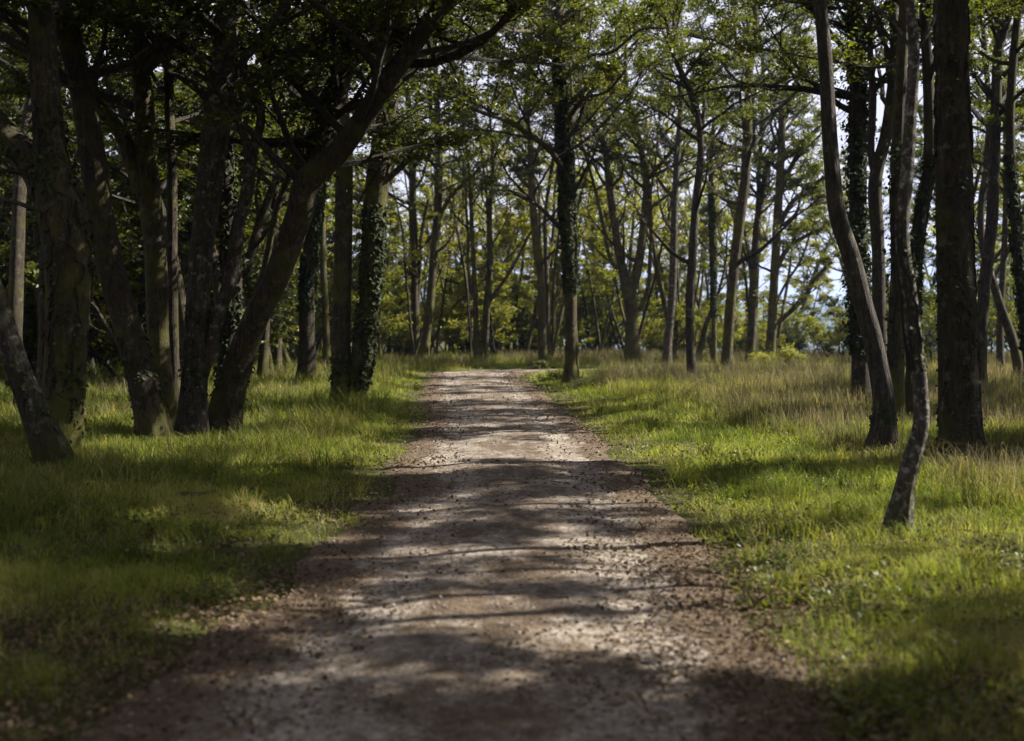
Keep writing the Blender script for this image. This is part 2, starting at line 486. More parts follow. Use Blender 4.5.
def grow_crown(buf, stem, rad, zmin, R, n=16, spread=3.0, nleaf=30, size=.10, hero=False, curve=.3, sub=5, zmax=None, keep=None, flat=.5):
    """branches off the stem above zmin, side shoots, and leaves along the shoots"""
    s = np.concatenate([[0], np.cumsum(np.linalg.norm(np.diff(stem, axis=0), axis=1))])
    i0 = np.searchsorted(stem[:, 2], zmin) if stem[-1, 2] > zmin else len(stem) - 2
    i0 = min(max(i0, 1), len(stem) - 2)
    s0, s1 = s[i0], s[-1]
    az = R.random() * 6.28
    P_, N_ = [], []
    for k in range(n):
        t = (k + R.random() * .9) / n
        q = s0 + (s1 - s0) * t
        i = min(np.searchsorted(s, q), len(stem) - 1)
        az += 2.4 + R.normal() * .4
        el = math.radians(R.uniform(8, 42) + 25 * t)
        dv = np.array([math.cos(az) * math.cos(el), math.sin(az) * math.cos(el), math.sin(el)])
        L = spread * (1.0 - .62 * t) * R.uniform(.65, 1.15)
        br = branch_curve(stem[i], dv, L, R, curve)
        if keep is not None and not keep(br[-1]):
            continue
        r0 = min(rad[i] * .55, .02 + L * .019)
        rr = np.linspace(r0, .009, len(br))
        tube(buf, br, rr, 5, 0, .5, cap=False)
        for j in range(sub):
            a = R.uniform(.28, 1.0); ia = int(a * (len(br) - 1)); fr = a * (len(br) - 1) - ia
            st = br[ia] if ia >= len(br) - 1 else br[ia] * (1 - fr) + br[ia + 1] * fr
            d0 = br[min(ia + 1, len(br) - 1)] - br[max(ia - 1, 0)]
            d0 /= np.linalg.norm(d0) + 1e-9
            dv2 = d0 + R.normal(size=3) * np.array([.8, .8, .45])
            L2 = L * R.uniform(.22, .5)
            sb = branch_curve(st, dv2, L2, R, .1, .16, 4)
            tube(buf, sb, np.linspace(max(r0 * .4 * (1 - a * .5), .006), .004, len(sb)), 4, 0, .5, cap=False)
            m = max(3, int(nleaf * R.uniform(.1, 1.0) ** 1.5 * 2.3))
            tt = R.uniform(.15, 1.08, m) ** .6 * (len(sb) - 1); ti = np.clip(tt.astype(int), 0, len(sb) - 2)
            pp = sb[ti] + (sb[ti + 1] - sb[ti]) * (tt - ti)[:, None]
            pp = pp + R.normal(size=(m, 3)) * np.array([.16, .16, .06]) * (.6 + .25 * L2)
            nn = R.normal(size=(m, 3)) * flat + UP
            P_.append(pp); N_.append(nn)
    if P_:
        pp = np.vstack(P_); nn = np.vstack(N_)
        base = R.normal(.45, .10)
        leaves(buf, pp, nn, size, 1, np.clip(R.normal(base, .2, len(pp)), 0, 1), hero, R=R)


def ivy_on(buf, stem, rad, z0, z1, R, dens=260, size=.075, off=.05, wild=.0):
    dens *= 1.7; size *= .9
    sel = np.where((stem[:, 2] >= z0) & (stem[:, 2] <= z1))[0]
    if len(sel) < 2: return
    length = np.linalg.norm(np.diff(stem[sel], axis=0), axis=1).sum()
    n = int(dens * length)
    t = R.random(n) * (len(sel) - 1); i = t.astype(int); i = np.clip(i, 0, len(sel) - 2)
    a = stem[sel[i]]; b = stem[sel[i] + 1]
    p = a + (b - a) * (t - i)[:, None]
    rr = rad[sel[i]]
    ang = R.random(n) * 2 * PI
    patch = fbm(np.cos(ang) * 1.3 + p[:, 2] * .8, np.sin(ang) * 1.3 + p[:, 2] * .9, int(R.integers(99)), 3)
    k = patch > .44 - .1 * (R.random(n))
    p, rr, ang = p[k], rr[k], ang[k]; n = len(p)
    o = np.stack([np.cos(ang), np.sin(ang), np.zeros(n)], 1)
    p = p + o * (rr + R.random(n) * off + wild * R.random(n) ** 3)[:, None]
    for q in range(5):
        a0 = R.random() * 6.28; kk = sel[:: max(1, len(sel) // 40)]
        if len(kk) < 4: continue
        aa = a0 + np.cumsum(R.normal(size=len(kk)) * .16)
        vp = stem[kk] + np.stack([np.cos(aa), np.sin(aa), np.zeros(len(kk))], 1) * (rad[kk] * 1.02 + .008)[:, None]
        tube(buf, vp, np.linspace(.013, .005, len(kk)) * (1 + rad[kk[0]]), 5, 1, .5, cap=False)
    leaves(buf, p, o * 1.0 + UP * .5 + R.normal(size=(n, 3)) * .35, size, 0, np.clip(R.normal(.4, .25, n), 0, 1), True, .85, R=R)


def stem3d(pix, d, R, step, top=None, drift=0.0, base=False):
    pts = []
    n = len(pix)
    for k, (x, y, w) in enumerate(pix):
        dd = d + drift * k / max(n - 1, 1)
        p = P(x, y, dd)
        pts.append([*p, w * .5 * dd / F])
    pts = np.array(pts)
    if base:
        gz = float(ground_z(pts[0, 0], pts[0, 1]))
        pts[0, 2] = min(pts[0, 2], gz + .02)
        foot = pts[0].copy(); foot[2] = gz - .25
        pts = np.vstack([foot, pts]) if pts[0, 2] - foot[2] > .15 else pts
    if top is not None and pts[-1, 2] < top:
        t = pts[-1, :3] - pts[-2, :3]; t /= np.linalg.norm(t)
        p = pts[-1].copy(); r0 = p[3]; h0 = p[2]
        while p[2] < top:
            t = t + UP * .18 + np.append(R.normal(size=2) * .13, 0); t /= np.linalg.norm(t)
            p = p.copy(); p[:3] += t * 1.1
            p[3] = max(.02, r0 * (1 - .9 * (p[2] - h0) / max(top - h0, .1)))
            pts = np.vstack([pts, p])
    c = catmull(pts, step)
    return c[:, :3], np.maximum(c[:, 3], .012)


tree_id = 0
def tree(label, d, stems, top=14, cb=6.0, n=16, spread=3.0, nleaf=30, size=.10, bark=None, leaf=None, ivy=(), hero=True,
         group=None, name='woodland_tree', rough=.07, crown_stems=None, sub=5, extra=(), keep=None, drift=None, curve=.3, ivysize=.075):
    """stems: traced outlines; the first is the trunk, the others are limbs. ivy: (stem, z0, z1, density)."""
    global tree_id
    tree_id += 1
    R = np.random.default_rng(1000 + tree_id * 7)
    bark = bark or (BARK_MOSS if d > 43 else BARK_DARK); leaf = leaf or LEAF_OAK
    if label.find('out of the view') < 0: d *= .925 if d < 24 else .955 if d < 34 else 1
    if leaf is LEAF_DARK and d < 34: cb -= .5; n = int(n * 1.15)
    n = int(n * 1.4); nleaf = int(nleaf * (1.5 if d < 34 else 1.8)); sub += 1; 
    size *= .86 if d < 34 else .94; nleaf = int(nleaf * (1.4 if d < 34 else 1.25))
    if d > 34: stems = [[(a, b_, c_ * .88) for a, b_, c_ in s_] for s_ in stems]
    step = .06 if d < 20 else .18 if d < 34 else .3
    ns = 34 if d < 20 else 14 if d < 34 else 9
    drift = drift or [0] * len(stems)
    curves = []
    for k, s in enumerate(stems):
        curves.append(stem3d(s, d, R, step, top, drift[k], base=(k == 0 or s[0][1] > HY + F * EYE / d - 12)))
    b0 = curves[0][0][0].copy()
    gz = float(ground_z(b0[0], b0[1]))
    org = np.array([b0[0], b0[1], gz])
    root = empty(name, org)
    tag(root, label, 'tree', group)
    for k, (c, r) in enumerate(curves):
        bf = Buf()
        tube(bf, c, r, ns, 0, .5, rough, flare=(k == 0), seed=tree_id + k)
        link('trunk' if k == 0 else 'limb', bf.mesh('trunk', [bark], org), root)
    cr = Buf()
    for k in (crown_stems if crown_stems is not None else range(len(curves))):
        c, r = curves[k]
        grow_crown(cr, c, r, cb, R, n, spread, nleaf, size, hero and d < 24, curve, sub, keep=keep)
        if d > 34 and k < 3:      # crooked, nearly bare lower boughs
            grow_crown(cr, c, r, max(cb - 3.2, 2.8), R, 9, spread * .95, 3, size, False, .55, 5)
    for e in extra:      # traced side branches: (points, depth, drift, leaves)
        c, r = stem3d(e['p'], d, R, step * 1.3, None, e.get('drift', 0))
        bb = Buf(); tube(bb, c, r, max(6, ns // 2), 0, .5, .05, seed=tree_id + 50)
        link('limb', bb.mesh('limb', [bark], org), root)
        if e.get('n', 8):
            grow_crown(cr, c, r * .8, -9 if False else c[0, 2] - 99, R, e.get('n', 8), e.get('spread', 1.3), e.get('nleaf', nleaf), size, hero and d < 24, .1, 4)
    if cr.n:
        link('crown', cr.mesh('crown', [BARK_TWIG, leaf], org, False), root)
    if ivy:
        iv = Buf()
        for (k, z0, z1, de, *w) in ivy:
            ivy_on(iv, curves[k][0], curves[k][1], z0, z1, R, de, ivysize * (1.0 if d < 24 else 1.3), .05, w[0] if w else 0)
        if iv.n: link('ivy', iv.mesh('ivy', [LEAF_IVY, BARK_TWIG], org, False), root)
    return root

# ------------------------------------------------------------------ trees one can tell apart, traced from left to right
# --- left of the path
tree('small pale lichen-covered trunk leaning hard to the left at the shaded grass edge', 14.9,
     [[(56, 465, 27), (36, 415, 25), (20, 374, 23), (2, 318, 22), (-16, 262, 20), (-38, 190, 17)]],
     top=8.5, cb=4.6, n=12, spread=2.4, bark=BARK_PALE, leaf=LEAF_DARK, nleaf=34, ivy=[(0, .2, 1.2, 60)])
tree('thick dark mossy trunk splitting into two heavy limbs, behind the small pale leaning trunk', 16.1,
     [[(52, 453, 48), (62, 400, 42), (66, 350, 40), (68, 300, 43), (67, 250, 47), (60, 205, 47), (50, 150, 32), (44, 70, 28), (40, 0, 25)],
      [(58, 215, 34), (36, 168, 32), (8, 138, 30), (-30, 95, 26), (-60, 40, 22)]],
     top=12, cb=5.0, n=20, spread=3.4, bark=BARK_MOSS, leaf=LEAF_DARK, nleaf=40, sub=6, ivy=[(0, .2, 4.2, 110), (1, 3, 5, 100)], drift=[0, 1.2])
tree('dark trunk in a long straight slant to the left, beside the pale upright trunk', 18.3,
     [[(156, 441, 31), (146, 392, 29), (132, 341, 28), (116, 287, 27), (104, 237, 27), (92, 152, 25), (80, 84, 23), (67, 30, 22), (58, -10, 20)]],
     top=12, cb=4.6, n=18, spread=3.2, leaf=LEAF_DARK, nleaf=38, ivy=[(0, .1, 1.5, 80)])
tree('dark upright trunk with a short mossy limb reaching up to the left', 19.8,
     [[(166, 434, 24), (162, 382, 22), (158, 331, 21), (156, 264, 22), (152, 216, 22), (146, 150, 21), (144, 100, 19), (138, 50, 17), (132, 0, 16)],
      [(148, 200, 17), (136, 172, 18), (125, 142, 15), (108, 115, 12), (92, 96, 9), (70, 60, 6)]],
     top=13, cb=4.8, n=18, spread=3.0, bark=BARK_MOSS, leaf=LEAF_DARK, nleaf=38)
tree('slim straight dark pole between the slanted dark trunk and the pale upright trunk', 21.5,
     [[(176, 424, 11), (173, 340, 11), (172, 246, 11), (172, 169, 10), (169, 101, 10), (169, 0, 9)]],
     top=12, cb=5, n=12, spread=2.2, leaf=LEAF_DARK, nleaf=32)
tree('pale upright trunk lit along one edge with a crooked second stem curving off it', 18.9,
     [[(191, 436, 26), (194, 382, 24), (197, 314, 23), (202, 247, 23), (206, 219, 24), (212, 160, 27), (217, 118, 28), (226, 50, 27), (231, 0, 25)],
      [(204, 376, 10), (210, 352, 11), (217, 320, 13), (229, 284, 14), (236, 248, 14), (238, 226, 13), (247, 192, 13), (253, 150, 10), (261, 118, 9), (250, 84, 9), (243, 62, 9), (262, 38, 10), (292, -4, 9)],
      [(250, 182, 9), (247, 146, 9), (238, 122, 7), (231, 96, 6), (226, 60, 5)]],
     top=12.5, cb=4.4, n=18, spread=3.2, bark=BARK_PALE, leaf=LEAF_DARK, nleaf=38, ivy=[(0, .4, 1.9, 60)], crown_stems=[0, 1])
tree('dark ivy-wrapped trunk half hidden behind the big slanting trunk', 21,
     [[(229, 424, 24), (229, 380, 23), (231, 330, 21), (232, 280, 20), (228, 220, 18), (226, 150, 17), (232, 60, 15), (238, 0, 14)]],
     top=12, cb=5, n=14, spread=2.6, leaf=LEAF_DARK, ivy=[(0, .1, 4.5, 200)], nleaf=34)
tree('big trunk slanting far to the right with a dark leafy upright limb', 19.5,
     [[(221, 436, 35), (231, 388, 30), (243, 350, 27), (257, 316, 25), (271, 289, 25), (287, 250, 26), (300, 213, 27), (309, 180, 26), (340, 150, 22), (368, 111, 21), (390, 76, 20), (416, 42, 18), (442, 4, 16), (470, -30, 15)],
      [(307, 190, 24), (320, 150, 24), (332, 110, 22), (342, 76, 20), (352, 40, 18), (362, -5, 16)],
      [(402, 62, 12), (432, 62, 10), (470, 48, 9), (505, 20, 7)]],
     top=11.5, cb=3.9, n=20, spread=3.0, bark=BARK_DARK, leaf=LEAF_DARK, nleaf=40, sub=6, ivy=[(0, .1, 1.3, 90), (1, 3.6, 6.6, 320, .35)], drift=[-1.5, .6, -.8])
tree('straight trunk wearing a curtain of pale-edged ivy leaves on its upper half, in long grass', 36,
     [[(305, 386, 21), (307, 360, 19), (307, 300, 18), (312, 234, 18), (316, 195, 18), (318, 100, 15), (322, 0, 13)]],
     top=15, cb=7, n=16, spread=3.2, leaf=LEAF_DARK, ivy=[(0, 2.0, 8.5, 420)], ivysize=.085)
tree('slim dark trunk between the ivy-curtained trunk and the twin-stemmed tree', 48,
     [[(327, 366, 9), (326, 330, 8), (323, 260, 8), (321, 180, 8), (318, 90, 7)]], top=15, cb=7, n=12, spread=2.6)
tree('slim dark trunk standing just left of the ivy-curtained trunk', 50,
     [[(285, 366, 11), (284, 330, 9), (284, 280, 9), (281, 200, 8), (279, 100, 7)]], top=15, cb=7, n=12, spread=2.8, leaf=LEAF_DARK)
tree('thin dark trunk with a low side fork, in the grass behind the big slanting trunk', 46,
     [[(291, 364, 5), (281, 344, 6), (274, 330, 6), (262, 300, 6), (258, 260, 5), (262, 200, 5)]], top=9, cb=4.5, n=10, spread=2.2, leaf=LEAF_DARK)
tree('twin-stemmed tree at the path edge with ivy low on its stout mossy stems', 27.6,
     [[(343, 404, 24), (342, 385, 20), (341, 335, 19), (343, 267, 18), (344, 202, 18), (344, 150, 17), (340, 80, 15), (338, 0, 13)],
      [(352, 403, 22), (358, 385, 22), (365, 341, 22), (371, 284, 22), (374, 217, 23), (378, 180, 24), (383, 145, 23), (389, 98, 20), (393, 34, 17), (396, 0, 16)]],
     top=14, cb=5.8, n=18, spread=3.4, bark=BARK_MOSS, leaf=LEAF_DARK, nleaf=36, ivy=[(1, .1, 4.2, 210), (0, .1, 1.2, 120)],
     extra=[dict(p=[(377, 190, 9), (388, 178, 8), (400, 168, 6), (420, 150, 4)], n=6, spread=1.2)])

# --- along and beyond the bend
tree('left one of two close trunks in the sunlit dry grass beyond the path bend', 62,
     [[(415, 364, 11), (415, 320, 10), (415, 267, 9), (413, 217, 9), (412, 152, 8), (409, 111, 7), (406, 60, 6)]], top=19, cb=7, n=22, spread=3.6, size=.13,
     extra=[dict(p=[(418, 300, 4), (421, 240, 4), (428, 200, 3)], n=4, spread=1.2), dict(p=[(411, 178, 4), (402, 166, 3), (396, 158, 3)], n=4, spread=1.2)])
tree('right one of two close trunks beyond the path bend, forking high into a leafy Y', 60,
     [[(422, 366, 13), (425, 345, 11), (429, 318, 10), (433, 267, 10), (437, 219, 10), (439, 165, 9), (438, 126, 8), (436, 80, 6)],
      [(439, 128, 6), (432, 115, 5), (430, 98, 5), (430, 70, 4)],
      [(440, 215, 5), (452, 195, 5), (470, 178, 4), (486, 162, 4), (500, 150, 3)]],
     top=19, cb=7.5, n=22, spread=3.6, size=.13, extra=[dict(p=[(441, 128, 5), (452, 118, 4), (464, 106, 3)], n=6, spread=1.5)])
tree('slender leaning sapling trunk close against the right of the two bend trunks', 64,
     [[(428, 362, 5), (434, 340, 4), (442, 325, 4), (455, 305, 3), (470, 292, 3)]], top=7, cb=3.0, n=8, spread=2.2, leaf=LEAF_LIGHT, size=.14)
tree('many-stemmed tree with thin stems fanning upward, behind the end of the path', 58,
     [[(477, 366, 8), (476, 330, 7), (475, 284, 6), (472, 230, 5), (470, 180, 4)],
      [(486, 364, 6), (487, 320, 6), (491, 267, 5), (490, 210, 5), (493, 170, 4)],
      [(481, 364, 3), (484, 310, 3), (488, 262, 3), (487, 200, 3)],
      [(486, 308, 4), (496, 292, 4), (510, 272, 4), (522, 250, 4), (531, 232, 3), (548, 220, 3)],
      [(474, 300, 3), (468, 270, 3), (468, 240, 3), (466, 205, 3)]],
     top=15, cb=6.5, n=10, spread=3.0, size=.13, sub=5, nleaf=24)
tree('plain straight slim trunk by the path end with a little dark bush at its foot', 54,
     [[(543, 366, 11), (542, 330, 10), (541, 281, 9), (535, 230, 9), (532, 189, 8), (530, 140, 7)],],
     top=17, cb=6.5, n=20, spread=3.2, size=.125,
     extra=[dict(p=[(533, 190, 5), (520, 178, 4), (512, 165, 3)], n=5)])
tree('ivy-sleeved trunk at the path edge before the bend, with a thin second stem', 36.5,
     [[(571, 387, 16), (571, 360, 13), (571, 315, 14), (569, 247, 18), (567, 202, 19), (564, 135, 18), (560, 67, 16), (557, 0, 14)],
      [(577, 386, 7), (576, 355, 7), (574, 325, 7), (572, 300, 6)],
      [(566, 175, 8), (556, 158, 7), (545, 146, 7), (524, 131, 6), (505, 120, 5), (480, 112, 4)]],
     extra=[dict(p=[(560, 84, 5), (584, 58, 4), (612, 52, 3.4), (640, 30, 2.6), (668, 28, 2)], drift=-9, n=14, spread=1.8, nleaf=44), dict(p=[(558, 60, 5), (536, 34, 4), (508, 30, 3.4), (484, 12, 2.6), (462, 14, 2)], drift=-10, n=14, spread=1.8, nleaf=44), dict(p=[(563, 128, 5), (582, 100, 4), (606, 92, 3), (626, 70, 2.2)], drift=-4, n=10, spread=1.6, nleaf=40)],
     top=16, cb=6.0, n=22, spread=4.0, nleaf=40, size=.115, sub=6, crown_stems=[0, 2], drift=[0, 0, -2], ivy=[(0, 2.4, 10, 380)], ivysize=.07, bark=BARK_MOSS)
tree('stout mossy tree forking low into a wide V of curving limbs, in the dry grass', 56,
     [[(633, 366, 20.0), (632, 340, 15.7), (632, 315, 14.8), (629, 293, 14.8), (622, 266, 10.4), (617, 240, 8.7), (611, 202, 7.8), (605, 148, 7.0), (595, 128, 5.2), (574, 104, 4.3)],
      [(630, 298, 11.3), (636, 275, 11.3), (641, 250, 10.4), (645, 214, 9.6), (647, 190, 9.6), (645, 172, 7.8), (638, 135, 7.0), (628, 98, 6.1), (625, 61, 4.3)],
      [(620, 268, 5.2), (611, 262, 4.3), (603, 225, 4.3), (594, 185, 3.5), (587, 160, 3.5)],
      [(639, 310, 5.2), (648, 290, 5.2), (650, 255, 4.3), (652, 225, 3.5)]],
     top=17, cb=7.2, n=22, spread=4.0, nleaf=26, size=.13, bark=BARK_MOSS, sub=5,
     extra=[dict(p=[(650, 176, 4), (664, 160, 4), (674, 148, 3)], n=5)])
tree('pale straight slim trunk right of the stout forked mossy tree', 50,
     [[(667, 374, 11), (668, 340, 10), (672, 300, 9), (674, 247, 9), (675, 200, 8), (679, 135, 7), (682, 84, 6)]], top=17, cb=6.2, n=22, spread=3.2, size=.12, bark=BARK_PALE)
tree('patchy grey trunk whose top bends over to the left, standing nearest the grass verge', 36,
     [[(693, 388, 12), (690, 345, 10), (690, 300, 10), (692, 264, 10), (696, 202, 9), (701, 152, 8), (697, 111, 8), (684, 78, 7), (672, 50, 6), (665, 10, 5)]],
     top=13, cb=6, n=20, spread=3.2, bark=BARK_SMOOTH, size=.11,
     extra=[dict(p=[(701, 140, 4), (704, 110, 4), (704, 70, 3)], n=5)])
tree('thin trunk with ivy tufts between the bent grey trunk and the dark straight trunk', 55,
     [[(714, 364, 7), (714, 330, 6), (713, 280, 6), (712, 220, 6), (710, 150, 5)]], top=15, cb=7, n=12, spread=2.6, size=.125, ivy=[(0, 2, 8, 200)])
tree('short crooked dark trunk low among the saplings behind the pale slim trunk', 60,
     [[(698, 362, 7), (703, 340, 8), (708, 320, 6), (716, 300, 4), (722, 280, 3)]], top=8, cb=3.2, n=10, spread=2.4, leaf=LEAF_OAK, size=.13)
tree('dark straight trunk rooted in tall dry grass, left of the twin trunks before the gap', 44,
     [[(727, 377, 14), (728, 345, 12), (731, 300, 12), (736, 250, 12), (740, 220, 12), (746, 168, 11), (749, 88, 9), (751, 60, 8)]],
     top=17, cb=6.4, n=22, spread=3.8, size=.12,
     extra=[dict(p=[(744, 128, 4), (730, 120, 4), (724, 106, 4), (733, 92, 3)], n=4), dict(p=[(749, 82, 4), (738, 50, 3), (734, 22, 3)], n=4)])
tree('left one of the twin trunks beside the gap, splitting into two rising stems', 56,
     [[(750, 366, 12), (752, 330, 11), (754, 285, 11), (757, 228, 9), (764, 185, 8), (772, 150, 6), (788, 110, 5)],
      [(755, 280, 6), (757, 230, 6), (759, 180, 5), (762, 120, 5)]],
     top=17, cb=6.4, n=20, spread=3.6, size=.125)
tree('one of the twin trunks beside the gap, its low boughs arching toward the valley view', 54,
     [[(770, 368, 11), (772, 340, 10), (773, 306, 10), (777, 228, 10), (781, 158, 9), (783, 100, 8), (789, 55, 6), (796, 30, 5)]],
     top=17, cb=6.6, n=20, spread=3.6, size=.125,
     extra=[dict(p=[(774, 324, 5), (783, 318, 5), (796, 306, 5), (808, 292, 4), (818, 276, 4), (832, 262, 3)], n=14, spread=1.5, nleaf=36),
            dict(p=[(776, 270, 5), (788, 248, 5), (806, 236, 4), (828, 226, 3)], n=15, spread=1.7, nleaf=36),
            dict(p=[(777, 232, 5), (790, 205, 5), (806, 190, 4), (826, 176, 3)], n=15, spread=1.7, nleaf=44),
            dict(p=[(779, 196, 5), (792, 165, 5), (808, 140, 4), (826, 120, 3)], n=15, spread=1.8, nleaf=44)])
tree('thin bare-stemmed tree leaning right behind the twin trunks beside the gap', 60,
     [[(765, 362, 4), (768, 340, 4), (771, 315, 4), (785, 285, 3), (800, 262, 3)]], top=7.5, cb=4, n=8, spread=2.2, size=.12)

# --- right of the path
tree('smooth grey trunk curving in a long bow down into the long grass', 17,
     [[(881, 452, 23), (884, 425, 20), (883, 393, 19), (873, 341, 19), (862, 300, 19), (851, 256, 18), (837, 211, 17), (830, 140, 15), (826, 70, 14), (820, 0, 13), (816, -40, 12)]],
     top=11, cb=6.6, n=14, spread=2.6, bark=BARK_SMOOTH, rough=.04, ivy=[(0, .05, .7, 50)], nleaf=30)
tree('dark ivy-covered straight trunk directly behind the smooth bowed trunk', 27.5,
     [[(862, 404, 19), (861, 370, 18), (860, 328, 18), (857, 263, 18), (858, 200, 17), (858, 140, 17), (857, 70, 16), (855, 0, 15)]],
     top=14, cb=5.6, n=32, spread=3.5, ivy=[(0, 1.0, 9, 340, .2)], nleaf=32)
tree('dark trunk with a kink high up, filling the space between bowed trunk and lichened trunk', 26,
     [[(884, 407, 14), (881, 350, 13), (879, 300, 13), (878, 246, 13), (875, 195, 14), (877, 170, 13), (885, 140, 12), (889, 115, 11), (895, 53, 10), (892, 0, 9)],
      [(876, 180, 8), (871, 150, 7), (873, 100, 7), (870, 50, 6)]],
     top=13, cb=5.6, n=26, spread=3.2, nleaf=30)
tree('dark mossy trunk hidden behind the lichened leaning stem, ivy at its waist', 22.3,
     [[(896, 422, 18), (896, 380, 16), (897, 330, 15), (899, 270, 14), (897, 200, 13), (899, 120, 12), (903, 40, 11), (905, 0, 10)]],
     top=13, cb=5.6, n=16, spread=2.6, bark=BARK_MOSS, ivy=[(0, .8, 4.6, 220, .15)], nleaf=30)
tree('slender lichen-spotted stem with a kinked foot, nearest the path on the right', 10.4,
     [[(898, 527, 21.2), (904, 492, 16.6), (911, 462, 15.6), (921, 425, 14.7), (920, 385, 14.7), (914, 340, 15.6), (909, 290, 14.7), (904, 258, 13.8), (902, 225, 13.8), (907, 175, 12.9), (911, 105, 12.0), (914, 53, 11.0), (910, 0, 10.1), (907, -40, 9.2)],
      [(914, 56, 4), (922, 42, 4), (932, 24, 3), (938, -5, 3)],
      [(912, 52, 2.5), (902, 34, 2), (893, 22, 1.6), (882, 14, 1.2)]],
     top=8.5, cb=5.2, n=12, spread=2.0, bark=BARK_LICHEN, crown_stems=[0], ivy=[(0, 1.2, 2.4, 45)], nleaf=28, ivysize=.04)
tree('dark trunk leaning right, seen between the lichened stem and the great ivy-hung trunk', 23,
     [[(912, 424, 14), (912, 380, 12), (913, 320, 12), (916, 256, 12), (922, 210, 12), (929, 170, 12), (929, 105, 11), (926, 40, 10), (924, 0, 9)]],
     top=12.5, cb=5.4, n=16, spread=2.6, ivy=[(0, 1.6, 4.5, 160)], nleaf=28)
tree('great dark straight trunk hung with glossy ivy, stoutest on the right side', 15.7,
     [[(962, 464, 46), (961, 435, 39), (959, 393, 38), (956, 306, 37), (954, 211, 35), (953, 105, 33), (951, 0, 31), (950, -60, 29)]],
     top=13, cb=6.8, n=30, spread=3.4, ivy=[(0, .05, 3.4, 130), (0, 3.4, 6.0, 40)], nleaf=34, ivysize=.06)
tree('slim dark trunk right of the great ivy-hung trunk, forking at the very top', 31,
     [[(979, 396, 14), (981, 350, 12), (983, 306, 12), (988, 255, 12), (992, 220, 12), (995, 140, 11), (998, 53, 10), (1002, 40, 8), (1011, 5, 7)],
      [(998, 52, 6), (997, 20, 6), (997, -10, 5)]],
     top=14, cb=5.8, n=20, spread=2.8, nleaf=28, extra=[dict(p=[(996, 135, 5), (1008, 124, 4), (1022, 118, 3)], n=5)])
tree('dark trunk leaning out to the right at the edge of the wood over brown grass', 36,
     [[(1020, 384, 13), (1017, 360, 11), (1011, 335, 11), (1001, 308, 10), (994, 285, 9), (983, 250, 8), (981, 205, 8), (987, 165, 8), (989, 110, 7), (984, 40, 6)]],
     top=13, cb=5.6, n=18, spread=2.6, nleaf=34)
tree('slim dark trunk farthest to the right, wrapped in ivy twigs', 27,
     [[(1034, 402, 12), (1028, 350, 11), (1020, 280, 10), (1014, 200, 10), (1010, 120, 9), (1016, 30, 8)]],
     top=13, cb=5, n=16, spread=2.6, ivy=[(0, 1, 5, 160)], nleaf=28)
tree('thin dark trunk just visible between the great ivy-hung trunk and the slim forked one', 42,
     [[(1001, 378, 8), (1000, 330, 8), (1003, 270, 7), (1006, 200, 7), (1005, 100, 6)]], top=14, cb=5.5, n=18, spread=2.6, nleaf=36)

# --- beyond the edge of the view: unseen trees added to shade path and grass
def shade_tree(label, x, y, h, cb, sp, n, nl, w=.075, group=None):
    d = y
    px = lambda X: HX + X * F / d
    pz = lambda z: HY + (EYE - z) * F / d
    W = 2 * w * F / d
    return tree(label, d, [[(px(x), pz(0), W), (px(x + .1), pz(1.5), W * .85), (px(x - .1), pz(3.4), W * .75), (px(x + .15), pz(cb), W * .65)]],
                top=h, cb=cb - .6, n=n, spread=sp, nleaf=nl, hero=False, size=.13, group=group)
SG = 'unseen trees added to shade the path and grass'
SHADE = [(8.6, 3.2, 12, 4.2, 3.6, 30, 70), (9.2, 6.6, 12, 4.6, 3.2, 32, 70), (8.2, 10.0, 11, 6.2, 2.0, 9, 26), (6.2, 5.7, 11, 5.0, 2.8, 42, 80), (5.7, 8.3, 13, 8.9, 2.5, 34, 64), (5.0, 4.2, 11, 4.6, 2.2, 26, 70), (5.9, 8.9, 11, 6.8, 2.6, 9, 28), (-5.0, 5.5, 12, 5.5, 3.4, 26, 60), (-7.6, 10.0, 12, 5, 3.4, 26, 60), (3.6, -1.5, 12, 5.5, 3.6, 26, 60), (9, -1.5, 13, 4.6, 4, 26, 60),
         (6.6, 10.6, 13, 8.2, 2.8, 32, 70), (5.8, 12.6, 13, 8.0, 2.4, 30, 70), (7.4, 14.6, 13, 8.2, 2.8, 30, 70), (7.3, 7.0, 12, 6.8, 2.2, 15, 40), (9.0, 15.4, 11, 7.0, 1.9, 22, 56), (11, 22.5, 11, 6.5, 2.2, 10, 26), (10.5, 12.6, 11.5, 7.4, 2.0, 10, 26), (15.2, 18.8, 12, 4.6, 3.4, 34, 70), (16.8, 23.5, 12, 4.6, 3.4, 34, 70), (17.2, 28.5, 12, 4.6, 3.4, 34, 70), (20, 33.5, 12, 4.6, 3.4, 30, 70)]
for (x, y, h, cb, sp, n, nl) in SHADE:
    shade_tree('unseen leafy tree added out of the view to shade the path and grass', x, y, h, cb, sp, n, nl, group=SG)
# ------------------------------------------------------------------ the wood behind: prototypes and copies
def copy_tree(root, loc, rz, sc):
    r = root.copy(); COL.objects.link(r)
    r.location = loc; r.rotation_euler = (0, 0, rz); r.scale = (sc, sc, sc)
    for ch in [o for o in bpy.data.objects if o.parent == root]:
        c = ch.copy(); COL.objects.link(c); c.parent = r
    return r


